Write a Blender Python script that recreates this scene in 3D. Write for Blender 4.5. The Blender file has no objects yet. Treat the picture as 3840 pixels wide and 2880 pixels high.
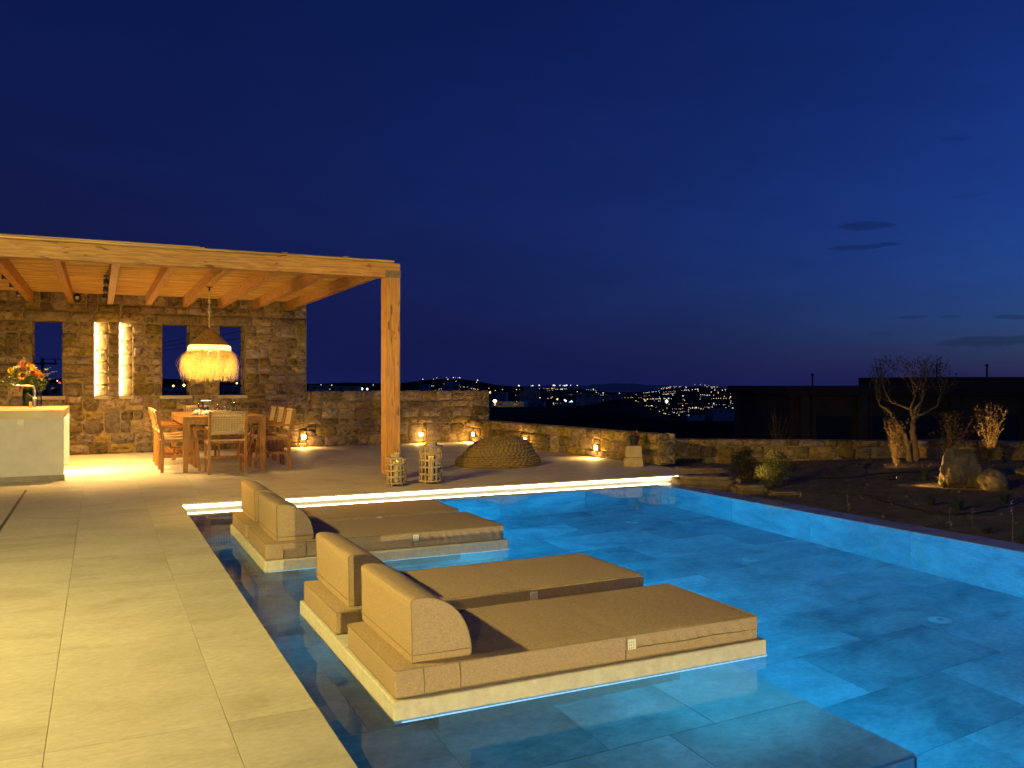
import bpy, bmesh, math, random
from mathutils import Vector, Matrix, noise
R_ = math.radians
random.seed(7)
scene = bpy.context.scene
col = scene.collection

# ------------------------------------------------------------------ camera
cam_d = bpy.data.cameras.new('camera'); cam = bpy.data.objects.new('camera', cam_d); col.objects.link(cam)
cam.location = (0, 0, 1.25); cam.rotation_euler = (R_(90), 0, R_(-25.879))
cam_d.sensor_width = 36; cam_d.lens = 29.916; cam_d.shift_y = -0.0026
cam_d.clip_start = 0.05; cam_d.clip_end = 60000
scene.camera = cam
TH = R_(25.879); FW = (math.sin(TH), math.cos(TH)); RT = (math.cos(TH), -math.sin(TH))

# ------------------------------------------------------------------ sky
SUN_EL, SUN_AZ = -4.5, 120.0           # the sun has set to the right of the view
world = bpy.data.worlds.new('World'); scene.world = world; world.use_nodes = True
nt = world.node_tree; nt.nodes.clear()
def N(tree, t, **kw):
    n = tree.nodes.new(t)
    for k, v in kw.items():
        if k == 'inp':
            for a, b in v.items(): n.inputs[a].default_value = b
        else: setattr(n, k, v)
    return n
sky = N(nt, 'ShaderNodeTexSky'); sky.sky_type = 'NISHITA'; sky.sun_disc = False
sky.sun_elevation = R_(SUN_EL); sky.sun_rotation = R_(SUN_AZ); sky.altitude = 100
sky.air_density = 1.0; sky.dust_density = 0.3; sky.ozone_density = 3.0
tc = N(nt, 'ShaderNodeTexCoord')
tint = N(nt, 'ShaderNodeMix', data_type='RGBA', blend_type='MULTIPLY'); tint.inputs[0].default_value = 1
tint.inputs[7].default_value = (0.8, 3.0, 5.4, 1)
nt.links.new(sky.outputs[0], tint.inputs[6])
# thin streaks of cloud that hold back a little of the glow
mp = N(nt, 'ShaderNodeMapping'); mp.inputs['Scale'].default_value = (2.2, 2.2, 9.0)
nt.links.new(tc.outputs['Generated'], mp.inputs['Vector'])
cn = N(nt, 'ShaderNodeTexNoise', inp={'Scale': 1.6, 'Detail': 6, 'Roughness': 0.55, 'Distortion': 0.4})
nt.links.new(mp.outputs[0], cn.inputs['Vector'])
cr = N(nt, 'ShaderNodeMapRange', inp={'From Min': 0.35, 'From Max': 0.75, 'To Min': 1.07, 'To Max': 0.90})
nt.links.new(cn.outputs['Fac'], cr.inputs['Value'])
mul = N(nt, 'ShaderNodeMix', data_type='RGBA', blend_type='MULTIPLY'); mul.inputs[0].default_value = 1
base = N(nt, 'ShaderNodeMix', data_type='RGBA', blend_type='ADD'); base.inputs[0].default_value = 1
base.inputs[7].default_value = (0.0055, 0.0098, 0.060, 1)          # deep blue of the whole night dome
sx = N(nt, 'ShaderNodeSeparateXYZ'); nt.links.new(tc.outputs['Generated'], sx.inputs[0])
el = N(nt, 'ShaderNodeMapRange', inp={'From Min': 0.0, 'From Max': 0.55, 'To Min': 1.26, 'To Max': 0.03}); nt.links.new(sx.outputs['Z'], el.inputs[0])
dome = N(nt, 'ShaderNodeMix', data_type='RGBA', blend_type='MULTIPLY'); dome.inputs[0].default_value = 1      # the dome darkens towards the zenith
dome.inputs[6].default_value = (0.0058, 0.0090, 0.061, 1); nt.links.new(el.outputs[0], dome.inputs[7]); nt.links.new(dome.outputs[2], base.inputs[7])
nt.links.new(tint.outputs[2], base.inputs[6])
nt.links.new(base.outputs[2], mul.inputs[6])
# small lens clouds low in the west, darker than the glow behind them: (bearing column, elevation row, half widths)
fac = cr.outputs[0]
def math_n(op, a, b=None, c=None):
    n = N(nt, 'ShaderNodeMath', operation=op)
    for i_, x_ in enumerate((a, b, c)):
        if x_ is None: continue
        if isinstance(x_, (int, float)): n.inputs[i_].default_value = x_
        else: nt.links.new(x_, n.inputs[i_])
    return n.outputs[0]
wob = N(nt, 'ShaderNodeTexNoise', inp={'Scale': 26.0, 'Detail': 3}); nt.links.new(tc.outputs['Generated'], wob.inputs['Vector'])
for uu, vv_, wu, wv, dep in ((3250,850,105,16,0.30),(3240,925,135,11,0.30),(3590,520,60,10,0.12),(3640,730,70,8,0.08),(3420,1190,60,7,0.22),(3560,1188,40,6,0.2),(3720,1280,190,20,0.28),(3300,1250,60,6,0.15),(3800,1187,70,9,0.28)):
    k_, e_ = (uu-1920)/3191, (1430-vv_)/3191
    d_ = Vector((FW[0]+k_*RT[0], FW[1]+k_*RT[1], e_)).normalized(); r_ = d_.cross(Vector((0,0,1))).normalized(); u_ = r_.cross(d_)
    def dotn(v):
        n = N(nt, 'ShaderNodeVectorMath', operation='DOT_PRODUCT'); nt.links.new(tc.outputs['Generated'], n.inputs[0]); n.inputs[1].default_value = v; return n.outputs['Value']
    qx = math_n('MULTIPLY', dotn(r_), 3300.0/wu); qy = math_n('MULTIPLY', dotn(u_), 3300.0/wv)
    qy = math_n('ADD', qy, math_n('MULTIPLY', math_n('SUBTRACT', wob.outputs['Fac'], 0.5), 2.2))
    q = math_n('ADD', math_n('MULTIPLY', qx, qx), math_n('MULTIPLY', qy, qy))
    mk_ = math_n('MULTIPLY', math_n('MAXIMUM', math_n('SUBTRACT', 1.0, q), 0.0), math_n('GREATER_THAN', dotn(d_), 0.0))
    mk_ = math_n('MULTIPLY', math_n('MINIMUM', math_n('MULTIPLY', mk_, 1.8), 1.0), dep)
    fac = math_n('MULTIPLY', fac, math_n('SUBTRACT', 1.0, mk_)); nt.links.new(fac, mul.inputs[7])
bg = N(nt, 'ShaderNodeBackground', inp={'Strength': 1.0}); wo = N(nt, 'ShaderNodeOutputWorld')
nt.links.new(mul.outputs[2], bg.inputs['Color']); nt.links.new(bg.outputs[0], wo.inputs['Surface'])

# last glow of the evening, very weak
sd = bpy.data.lights.new('sun', 'SUN'); sd.energy = 0.004; sd.angle = R_(40); sd.color = (0.5, 0.65, 1.0)
so = bpy.data.objects.new('sun', sd); col.objects.link(so)
so.rotation_euler = Vector((-math.sin(R_(SUN_AZ)), -math.cos(R_(SUN_AZ)), -0.35)).to_track_quat('-Z', 'Y').to_euler()

vs = scene.view_settings; vs.view_transform = 'Standard'; vs.look = 'None'; vs.exposure = 0.0; vs.gamma = 1.0
vs.use_curve_mapping = False
cy = scene.cycles; cy.use_denoising = True; cy.max_bounces = 8; cy.diffuse_bounces = 4; cy.glossy_bounces = 4
cy.transmission_bounces = 8; cy.transparent_max_bounces = 12; cy.sample_clamp_indirect = 4.0; cy.blur_glossy = 0.5
try: cy.denoiser = 'OPENIMAGEDENOISE'
except Exception: pass

# ------------------------------------------------------------------ helpers
def tag(o, label=None, cat=None, group=None, kind=None):
    if label: o['label'] = label
    if cat: o['category'] = cat
    if group: o['group'] = group
    if kind: o['kind'] = kind
    return o
def empty(name, loc=(0, 0, 0), rz=0.0, label=None, cat=None, group=None):
    o = bpy.data.objects.new(name, None); col.objects.link(o); o.location = loc; o.rotation_euler = (0, 0, rz)
    o.empty_display_size = 0.1
    return tag(o, label, cat, group)
class MB:
    def __init__(s): s.v = []; s.f = []; s.mi = []; s.cur = 0
    def add(s, vs_, fs_):
        b = len(s.v); s.v += [tuple(p) for p in vs_]
        for f_ in fs_: s.f.append(tuple(i + b for i in f_)); s.mi.append(s.cur)
        return s
    def box(s, x0, x1, y0, y1, z0, z1):
        return s.add([(x0,y0,z0),(x1,y0,z0),(x1,y1,z0),(x0,y1,z0),(x0,y0,z1),(x1,y0,z1),(x1,y1,z1),(x0,y1,z1)],
                     [(3,2,1,0),(4,5,6,7),(0,1,5,4),(1,2,6,5),(2,3,7,6),(3,0,4,7)])
    def rbox(s, x0, x1, y0, y1, z0, z1, r=0.01, seg=2, jit=0.0, cuts=0):
        bm = bmesh.new(); bmesh.ops.create_cube(bm, size=1)
        for v in bm.verts:
            v.co = Vector(((x0+x1)/2+v.co.x*(x1-x0), (y0+y1)/2+v.co.y*(y1-y0), (z0+z1)/2+v.co.z*(z1-z0)))
        bmesh.ops.bevel(bm, geom=bm.edges[:], offset=r, segments=seg, affect='EDGES', profile=0.5)
        if cuts:
            bmesh.ops.subdivide_edges(bm, edges=[e for e in bm.edges if e.calc_length() > 4*r], cuts=cuts, use_grid_fill=True)
        if jit:
            for v in bm.verts:
                n_ = noise.noise_vector(v.co*7+Vector((z0*3, x0*5, 1)));  v.co += n_*jit
        s.bm(bm); return s
    def bm(s, bm, M_=None):
        bm.verts.index_update()
        s.add([(M_ @ v.co) if M_ else v.co for v in bm.verts], [[v.index for v in f.verts] for f in bm.faces]); bm.free(); return s
    def tube(s, pts, rad, n=8, caps=True):
        pts = [Vector(p) for p in pts]; m = len(pts)
        if not hasattr(rad, '__len__'): rad = [rad]*m
        vs_ = []; fs_ = []; up = None
        for i, p in enumerate(pts):
            t = (pts[min(i+1, m-1)]-pts[max(i-1, 0)])
            t = t.normalized() if t.length > 1e-9 else Vector((0,0,1))
            if up is None:
                up = Vector((0,0,1)) if abs(t.z) < 0.9 else Vector((1,0,0))
            a = t.cross(up)
            if a.length < 1e-6: a = t.cross(Vector((0.3,1,0.2)))
            a.normalize(); b = t.cross(a).normalized(); up = -b if False else up
            for k in range(n):
                th = 2*math.pi*k/n; vs_.append(p + (a*math.cos(th)+b*math.sin(th))*rad[i])
        for i in range(m-1):
            for k in range(n):
                fs_.append((i*n+k, i*n+(k+1)%n, (i+1)*n+(k+1)%n, (i+1)*n+k))
        if caps:
            fs_.append(tuple(range(n))[::-1]); fs_.append(tuple((m-1)*n+k for k in range(n)))
        return s.add(vs_, fs_)
    def lathe(s, prof, n=24, c=(0,0,0), cap0=False, cap1=False):
        vs_ = []; fs_ = []
        for r, z in prof:
            for k in range(n):
                th = 2*math.pi*k/n; vs_.append((c[0]+r*math.cos(th), c[1]+r*math.sin(th), c[2]+z))
        for i in range(len(prof)-1):
            for k in range(n): fs_.append((i*n+k, i*n+(k+1)%n, (i+1)*n+(k+1)%n, (i+1)*n+k))
        if cap0: fs_.append(tuple(range(n))[::-1])
        if cap1: fs_.append(tuple((len(prof)-1)*n+k for k in range(n)))
        return s.add(vs_, fs_)
    def bar(s, a, b, w, h, up=(0,0,1)):
        a = Vector(a); b = Vector(b); t = (b-a).normalized(); u = Vector(up)
        x = t.cross(u)
        if x.length < 1e-6: x = Vector((1,0,0))
        x.normalize(); y = x.cross(t).normalized(); vs_ = []
        for p in (a, b):
            for sx, sy in ((-1,-1),(1,-1),(1,1),(-1,1)): vs_.append(p + x*sx*w/2 + y*sy*h/2)
        return s.add(vs_, [(3,2,1,0),(4,5,6,7),(0,1,5,4),(1,2,6,5),(2,3,7,6),(3,0,4,7)])
    def quad(s, a, b, c, d): return s.add([a,b,c,d], [(0,1,2,3)])
    def build(s, name, mat, parent=None, world=False, smooth=False, loc=None, auto=None):
        me = bpy.data.meshes.new(name)
        vv = s.v
        if parent is not None and world:
            Mi = (Matrix.Translation(parent.location) @ Matrix.Rotation(parent.rotation_euler.z, 4, 'Z')).inverted()
            if parent.parent: Mi = Mi @ (Matrix.Translation(parent.parent.location) @ Matrix.Rotation(parent.parent.rotation_euler.z, 4, 'Z')).inverted()
            vv = [Mi @ Vector(p) for p in vv]
        if loc is not None: vv = [(p[0]-loc[0], p[1]-loc[1], p[2]-loc[2]) for p in vv]
        me.from_pydata([tuple(p) for p in vv], [], s.f); me.update()
        for m_ in (mat if isinstance(mat, (list, tuple)) else [mat]): me.materials.append(m_)
        if any(s.mi): me.polygons.foreach_set('material_index', s.mi)
        if smooth:
            me.polygons.foreach_set('use_smooth', [True]*len(me.polygons))
            if auto:
                try: me.set_sharp_from_angle(angle=R_(auto))
                except Exception: pass
        o = bpy.data.objects.new(name, me); col.objects.link(o)
        if parent is not None: o.parent = parent
        if loc is not None: o.location = loc
        return o
def copy_tree(o, parent=None):
    c = o.copy(); col.objects.link(c); c.parent = parent
    for ch in list(o.children): copy_tree(ch, c)
    return c
def lamp(kind, name, loc, energy, color, parent=None, size=0.05, direction=None, spot=None, blend=0.5, size_y=None):
    d = bpy.data.lights.new(name, kind); d.energy = energy; d.color = color
    if kind == 'AREA':
        d.shape = 'RECTANGLE'; d.size = size; d.size_y = size_y or size
    else: d.shadow_soft_size = size
    if kind == 'SPOT': d.spot_size = R_(spot); d.spot_blend = blend
    o = bpy.data.objects.new(name, d); col.objects.link(o); o.location = loc
    if direction is not None: o.rotation_euler = Vector(direction).to_track_quat('-Z', 'Y').to_euler()
    if parent is not None:
        o.parent = parent
        o.location = Vector(loc) - Vector(parent.location)
    return o

# ------------------------------------------------------------------ materials
MATS = {}
def base_mat(name):
    m = bpy.data.materials.new(name); m.use_nodes = True; t = m.node_tree
    return m, t, t.nodes['Principled BSDF']
def mk(name, c1, c2=None, rough=0.6, scale=6.0, stretch=(1,1,1), detail=6, lo=0.35, hi=0.65, bump=0.0, bscale=None, bdist=0.01,
       objvar=0.0, objhue=0.0, world_co=True, metal=0.0, spec=0.5, c3=None, spots=None, rough2=None, jitter=True, transm=0.0, ior=1.45, distort=0.0, speck=None, bump2=None):
    m, t, b = base_mat(name); L = t.links
    if world_co: src = N(t, 'ShaderNodeNewGeometry').outputs['Position']
    else: src = N(t, 'ShaderNodeTexCoord').outputs['Object']
    oi = N(t, 'ShaderNodeObjectInfo')
    if jitter:
        sc_ = N(t, 'ShaderNodeVectorMath', operation='SCALE'); cb = N(t, 'ShaderNodeCombineXYZ')
        for k in range(3): L.new(oi.outputs['Random'], cb.inputs[k])
        L.new(cb.outputs[0], sc_.inputs[0]); sc_.inputs['Scale'].default_value = 37.0
        ad = N(t, 'ShaderNodeVectorMath', operation='ADD'); L.new(src, ad.inputs[0]); L.new(sc_.outputs[0], ad.inputs[1]); src = ad.outputs[0]
    mp_ = N(t, 'ShaderNodeMapping'); mp_.inputs['Scale'].default_value = stretch; L.new(src, mp_.inputs['Vector'])
    no = N(t, 'ShaderNodeTexNoise', inp={'Scale': scale, 'Detail': detail, 'Roughness': 0.6, 'Distortion': distort}); L.new(mp_.outputs[0], no.inputs['Vector'])
    ramp = N(t, 'ShaderNodeValToRGB'); L.new(no.outputs['Fac'], ramp.inputs[0])
    e = ramp.color_ramp.elements; e[0].position = lo; e[1].position = hi
    e[0].color = (*c1, 1); e[1].color = (*(c2 or c1), 1)
    if c3: x = e.new((lo+hi)/2); x.color = (*c3, 1)
    out = ramp.outputs[0]
    if spots:                                  # spots = (scale, threshold, colour)
        vo = N(t, 'ShaderNodeTexNoise', inp={'Scale': spots[0], 'Detail': 2}); mp2 = N(t, 'ShaderNodeMapping'); mp2.inputs['Scale'].default_value = [max(1.0, q_**0.55) for q_ in stretch]; L.new(src, mp2.inputs['Vector']); L.new(mp2.outputs[0], vo.inputs['Vector'])
        mr = N(t, 'ShaderNodeMapRange', inp={'From Min': spots[1], 'From Max': spots[1]+0.06, 'To Min': 0, 'To Max': 0.8}); L.new(vo.outputs['Fac'], mr.inputs[0])
        mx = N(t, 'ShaderNodeMix', data_type='RGBA'); L.new(mr.outputs[0], mx.inputs[0]); L.new(out, mx.inputs[6]); mx.inputs[7].default_value = (*spots[2], 1); out = mx.outputs[2]
    if speck:                                  # speck = (scale, amount): fine grain
        sn = N(t, 'ShaderNodeTexNoise', inp={'Scale': speck[0], 'Detail': 4, 'Roughness': 0.7}); L.new(mp_.outputs[0], sn.inputs['Vector'])
        sr = N(t, 'ShaderNodeMapRange', inp={'From Min': 0.3, 'From Max': 0.7, 'To Min': 1-speck[1], 'To Max': 1+speck[1]}); L.new(sn.outputs['Fac'], sr.inputs[0])
        sm_ = N(t, 'ShaderNodeMix', data_type='RGBA', blend_type='MULTIPLY'); sm_.inputs[0].default_value = 1; L.new(out, sm_.inputs[6]); L.new(sr.outputs[0], sm_.inputs[7]); out = sm_.outputs[2]
    if objvar or objhue:
        hs = N(t, 'ShaderNodeHueSaturation'); L.new(out, hs.inputs['Color'])
        mr = N(t, 'ShaderNodeMapRange', inp={'To Min': 1-objvar, 'To Max': 1+objvar}); L.new(oi.outputs['Random'], mr.inputs[0]); L.new(mr.outputs[0], hs.inputs['Value'])
        if objhue:
            wn = N(t, 'ShaderNodeTexWhiteNoise', noise_dimensions='1D'); L.new(oi.outputs['Random'], wn.inputs['W'])
            mr2 = N(t, 'ShaderNodeMapRange', inp={'To Min': 0.5-objhue, 'To Max': 0.5+objhue}); L.new(wn.outputs['Value'], mr2.inputs[0]); L.new(mr2.outputs[0], hs.inputs['Hue'])
            mr3 = N(t, 'ShaderNodeMapRange', inp={'To Min': 0.6, 'To Max': 1.25}); L.new(wn.outputs['Value'], mr3.inputs[0]); L.new(mr3.outputs[0], hs.inputs['Saturation'])
        out = hs.outputs[0]
    L.new(out, b.inputs['Base Color'])
    b.inputs['Roughness'].default_value = rough; b.inputs['Metallic'].default_value = metal
    b.inputs['Specular IOR Level'].default_value = spec
    if rough2 is not None:
        mr = N(t, 'ShaderNodeMapRange', inp={'To Min': rough, 'To Max': rough2}); L.new(no.outputs['Fac'], mr.inputs[0]); L.new(mr.outputs[0], b.inputs['Roughness'])
    if transm: b.inputs['Transmission Weight'].default_value = transm; b.inputs['IOR'].default_value = ior
    if bump:
        bn = N(t, 'ShaderNodeTexNoise', inp={'Scale': bscale or scale*6, 'Detail': 5, 'Roughness': 0.6}); L.new(mp_.outputs[0], bn.inputs['Vector'])
        bp = N(t, 'ShaderNodeBump', inp={'Strength': bump, 'Distance': bdist}); L.new(bn.outputs['Fac'], bp.inputs['Height']); L.new(bp.outputs[0], b.inputs['Normal'])
        if bump2:
            b2 = N(t, 'ShaderNodeTexNoise', inp={'Scale': bump2[0], 'Detail': 3}); L.new(mp_.outputs[0], b2.inputs['Vector'])
            bq_ = N(t, 'ShaderNodeBump', inp={'Strength': bump2[1], 'Distance': bump2[2]}); L.new(b2.outputs['Fac'], bq_.inputs['Height']); L.new(bp.outputs[0], bq_.inputs['Normal']); L.new(bq_.outputs[0], b.inputs['Normal'])
    MATS[name] = m; return m
def emis(name, c, s, sample=True):
    m, t, b = base_mat(name); b.inputs['Base Color'].default_value = (0.8, 0.8, 0.8, 1)
    b.inputs['Emission Color'].default_value = (*c, 1); b.inputs['Emission Strength'].default_value = s
    if not sample:
        try: m.cycles.emission_sampling = 'NONE'
        except Exception: pass
    MATS[name] = m; return m
def leafy(name, c, c2, trans=0.35, rough=0.5, scale=30):
    m, t, b = base_mat(name); L = t.links
    ge = N(t, 'ShaderNodeNewGeometry')
    no = N(t, 'ShaderNodeTexNoise', inp={'Scale': scale, 'Detail': 2}); L.new(ge.outputs['Position'], no.inputs['Vector'])
    ramp = N(t, 'ShaderNodeValToRGB'); e = ramp.color_ramp.elements; e[0].position = 0.35; e[1].position = 0.65; e[0].color = (*c, 1); e[1].color = (*c2, 1)
    L.new(no.outputs['Fac'], ramp.inputs[0]); L.new(ramp.outputs[0], b.inputs['Base Color']); b.inputs['Roughness'].default_value = rough
    tr = N(t, 'ShaderNodeBsdfTranslucent'); L.new(ramp.outputs[0], tr.inputs['Color'])
    mx = N(t, 'ShaderNodeMixShader', inp={0: trans}); L.new(b.outputs[0], mx.inputs[1]); L.new(tr.outputs[0], mx.inputs[2])
    L.new(mx.outputs[0], t.nodes['Material Output'].inputs['Surface']); MATS[name] = m; return m

WARM = (1.0, 0.58, 0.14); GOLD = (1.0, 0.78, 0.21); AMBER = (1.0, 0.55, 0.13)
m_tile = mk('travertine', (0.40,0.35,0.285), (0.55,0.505,0.44), 0.6, 1.6, (0.9,1.7,1), 14, 0.28, 0.72, bump=0.25, bscale=70, bdist=0.002, objvar=0.05, c3=(0.50,0.455,0.39), rough2=0.75, spec=0.3, speck=(26, 0.13), distort=0.9)
m_grout = mk('grout', (0.40,0.32,0.19), (0.46,0.38,0.23), 0.8, 20)
m_pool = mk('pool_slate', (0.24,0.27,0.29), (0.60,0.63,0.66), 0.5, 2.0, (1,1.4,1), 15, 0.30, 0.70, bump=0.3, bscale=9, bdist=0.008, objvar=0.24, c3=(0.43,0.46,0.49), distort=0.5, speck=(18, 0.2))
m_pgrout = mk('pool_grout', (0.30,0.33,0.36), (0.36,0.39,0.42), 0.8, 20)
m_coping = mk('coping', (0.16,0.15,0.15), (0.26,0.24,0.23), 0.25, 3, (1,1,1), 8, bump=0.1, bscale=40, bdist=0.003, objvar=0.08)
m_stone = mk('rubble_stone', (0.13,0.08,0.04), (0.42,0.30,0.17), 0.9, 10, (1,1,1.5), 10, 0.28, 0.72, bump=1.0, bscale=20, bdist=0.035, objvar=0.42, objhue=0.02, c3=(0.27,0.18,0.095), spots=(13, 0.60, (0.09,0.05,0.028)), spec=0.15)
m_nstone = mk('niche_stone_lit', (0.34,0.22,0.10), (0.66,0.52,0.32), 0.9, 14, (1,1,1), 9, 0.25, 0.6, bump=1.0, bscale=22, bdist=0.03, spec=0.1)  # stone colour lightened so the niches look more strongly lit
m_lintel = mk('lintel_stone', (0.10,0.065,0.04), (0.24,0.17,0.10), 0.85, 12, (1,1,1), 9, bump=0.9, bscale=22, bdist=0.02, objvar=0.2)
m_mortar = mk('mortar', (0.22,0.155,0.085), (0.36,0.27,0.155), 0.9, 8, detail=9, bump=0.8, bscale=30, bdist=0.02)
m_sill = mk('sill_stone', (0.42,0.34,0.24), (0.52,0.44,0.32), 0.7, 8, bump=0.2)
m_beamx = mk('pine_x', (0.29,0.11,0.020), (0.62,0.33,0.085), 0.55, 3.6, (1.0,14,14), 8, 0.3, 0.7, bump=0.12, bscale=8, bdist=0.002, spots=(5.2, 0.645, (0.13,0.042,0.010)), distort=0.5, objvar=0.06)
m_beamy = mk('pine_y', (0.38,0.155,0.028), (0.70,0.385,0.095), 0.55, 3.6, (14,1.0,14), 8, 0.3, 0.7, bump=0.12, bscale=8, bdist=0.002, spots=(4.0, 0.66, (0.2,0.07,0.02)), distort=0.5, objvar=0.08)
m_beamz = mk('pine_z', (0.31,0.12,0.022), (0.63,0.33,0.085), 0.55, 3.6, (14,14,1.0), 8, 0.3, 0.7, bump=0.12, bscale=8, bdist=0.002, spots=(5.2, 0.635, (0.11,0.035,0.009)), distort=0.5)
m_oldwood = mk('old_wood', (0.16,0.10,0.05), (0.26,0.17,0.09), 0.7, 20, bump=0.2)
m_reed = mk('reed', (0.28,0.12,0.024), (0.80,0.48,0.13), 0.7, 3, (0.5,11,11), 7, 0.3, 0.62, objvar=0.28, objhue=0.01, bump=0.3, bscale=10, bdist=0.004)
m_teak = mk('teak', (0.27,0.105,0.022), (0.44,0.205,0.052), 0.45, 5, (6,6,1.2), 6, bump=0.06, objvar=0.08, world_co=False)
m_rope = mk('paper_cord', (0.46,0.34,0.19), (0.66,0.52,0.32), 0.8, 60, world_co=False, bump=0.5, bscale=300, bdist=0.003)
m_white = mk('white_plaster', (0.66,0.65,0.62), (0.73,0.72,0.69), 0.75, 6, bump=0.12, bscale=90, bdist=0.002)
m_villa = mk('house_stone', (0.06,0.045,0.03), (0.13,0.10,0.065), 0.9, 4, detail=8, bump=0.6, bscale=14)
m_top = mk('counter_top', (0.55,0.43,0.28), (0.68,0.56,0.40), 0.3, 4, (1,5,1), 8)
m_plinth = mk('plinth_tile', (0.24,0.21,0.16), (0.40,0.36,0.29), 0.6, 5, detail=9)
m_slab = mk('rough_render', (0.56,0.51,0.43), (0.68,0.63,0.54), 0.9, 25, bump=0.9, bscale=160, bdist=0.004)
m_fab = mk('outdoor_fabric', (0.335,0.235,0.15), (0.505,0.362,0.24), 0.92, 90, (1,1,3), 5, 0.32, 0.68, bump=0.5, bscale=260, bdist=0.002, objvar=0.03, world_co=False, spec=0.15, speck=(260, 0.16), bump2=(9, 0.35, 0.012))
m_pipe = mk('piping', (0.26,0.19,0.12), (0.32,0.24,0.15), 0.9, 200, world_co=False, spec=0.2)
m_tagm = mk('tag_cloth', (0.75,0.73,0.68), (0.8,0.78,0.74), 0.8, 50)
m_ink = mk('tag_ink', (0.18,0.17,0.16), None, 0.8, 50)
m_black = mk('black_metal', (0.012,0.012,0.012), (0.02,0.02,0.02), 0.45, 30)
m_steel = mk('brushed_steel', (0.62,0.58,0.52), (0.7,0.66,0.6), 0.28, 80, metal=1.0)
m_lant = mk('whitewashed_bamboo', (0.20,0.14,0.09), (0.44,0.36,0.27), 0.8, 25, (1,1,3), 6, bump=0.3, objvar=0.1)
m_wax = mk('candle_wax', (0.80,0.62,0.30), (0.84,0.68,0.36), 0.5, 10)
m_pouf = mk('knit_rope', (0.13,0.085,0.034), (0.26,0.18,0.08), 0.9, 40, world_co=False, bump=0.6, bscale=160, bdist=0.004)
m_ped = mk('tuff_block', (0.34,0.26,0.16), (0.46,0.37,0.25), 0.85, 8, bump=0.4, bscale=50)
m_soil = mk('garden_soil', (0.075,0.05,0.03), (0.17,0.12,0.075), 0.95, 5, detail=10, bump=1.0, bscale=30, bdist=0.03)
m_boul = mk('boulder_granite', (0.14,0.095,0.05), (0.28,0.20,0.115), 0.85, 5, detail=10, bump=0.9, bscale=14, bdist=0.03, spots=(11,0.62,(0.14,0.10,0.06)))
m_bark = mk('olive_bark', (0.05,0.034,0.022), (0.13,0.092,0.06), 0.9, 14, (1,1,0.35), 8, bump=1.0, bscale=30, bdist=0.015)
m_land = mk('dark_land', (0.02,0.019,0.016), (0.07,0.066,0.055), 1.0, 0.02, detail=10, spec=0.0)
m_far_wall = mk('lime_house', (0.22,0.22,0.22), (0.30,0.30,0.30), 0.9, 0.5)
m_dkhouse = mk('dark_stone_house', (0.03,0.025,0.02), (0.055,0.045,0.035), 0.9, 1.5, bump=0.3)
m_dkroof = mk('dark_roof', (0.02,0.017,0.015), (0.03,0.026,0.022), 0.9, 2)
m_dkwin = mk('dark_opening', (0.008,0.008,0.01), None, 0.3, 2)
m_ceram = mk('ceramic', (0.75,0.73,0.68), (0.8,0.78,0.74), 0.25, 10)
m_napk = mk('napkin', (0.78,0.76,0.72), None, 0.9, 40)
m_bread = mk('bread', (0.36,0.16,0.05), (0.52,0.28,0.10), 0.8, 30)
m_soap = mk('soap_amber', (0.75,0.33,0.04), (0.8,0.38,0.05), 0.3, 10)
m_wine = mk('rose_wine', (0.75,0.30,0.10), None, 0.05, 10, transm=0.6, ior=1.33)
m_oil = mk('olive_oil', (0.55,0.42,0.06), None, 0.05, 10, transm=0.5, ior=1.45)
def glass(name, c=(1,1,1), rough=0.0, ior=1.45, mixt=0.75):
    m, t, b = base_mat(name); L = t.links
    fr = N(t, 'ShaderNodeFresnel', inp={'IOR': ior}); g = N(t, 'ShaderNodeBsdfGlossy', inp={'Roughness': max(rough, 0.03)})
    tr = N(t, 'ShaderNodeBsdfTransparent'); tr.inputs['Color'].default_value = (*c, 1)
    mx = N(t, 'ShaderNodeMixShader'); L.new(fr.outputs[0], mx.inputs[0]); L.new(tr.outputs[0], mx.inputs[1]); L.new(g.outputs[0], mx.inputs[2])
    L.new(mx.outputs[0], t.nodes['Material Output'].inputs['Surface']); MATS[name] = m; return m
m_glass = glass('clear_glass', (0.93,0.95,0.93), ior=1.7); m_green = glass('green_glass', (0.62,0.74,0.42), ior=1.6)
m_frost = glass('etched_glass', (0.75,0.74,0.70), 0.3, 1.9)
# water: smooth dielectric surface
mw, tw, bw = base_mat('pool_water'); tw.nodes.remove(bw)
gl = N(tw, 'ShaderNodeBsdfGlass', inp={'Roughness': 0.0, 'IOR': 1.333}); gl.inputs['Color'].default_value = (0.93,0.98,1,1)
ge = N(tw, 'ShaderNodeNewGeometry'); wn_ = N(tw, 'ShaderNodeTexNoise', inp={'Scale': 2.2, 'Detail': 2}); tw.links.new(ge.outputs['Position'], wn_.inputs['Vector'])
wb = N(tw, 'ShaderNodeBump', inp={'Strength': 0.05, 'Distance': 0.02}); tw.links.new(wn_.outputs['Fac'], wb.inputs['Height']); tw.links.new(wb.outputs[0], gl.inputs['Normal'])
tw.links.new(gl.outputs[0], tw.nodes['Material Output'].inputs['Surface'])
msea = mk('sea', (0.01,0.014,0.03), None, 0.35, 1)
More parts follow.
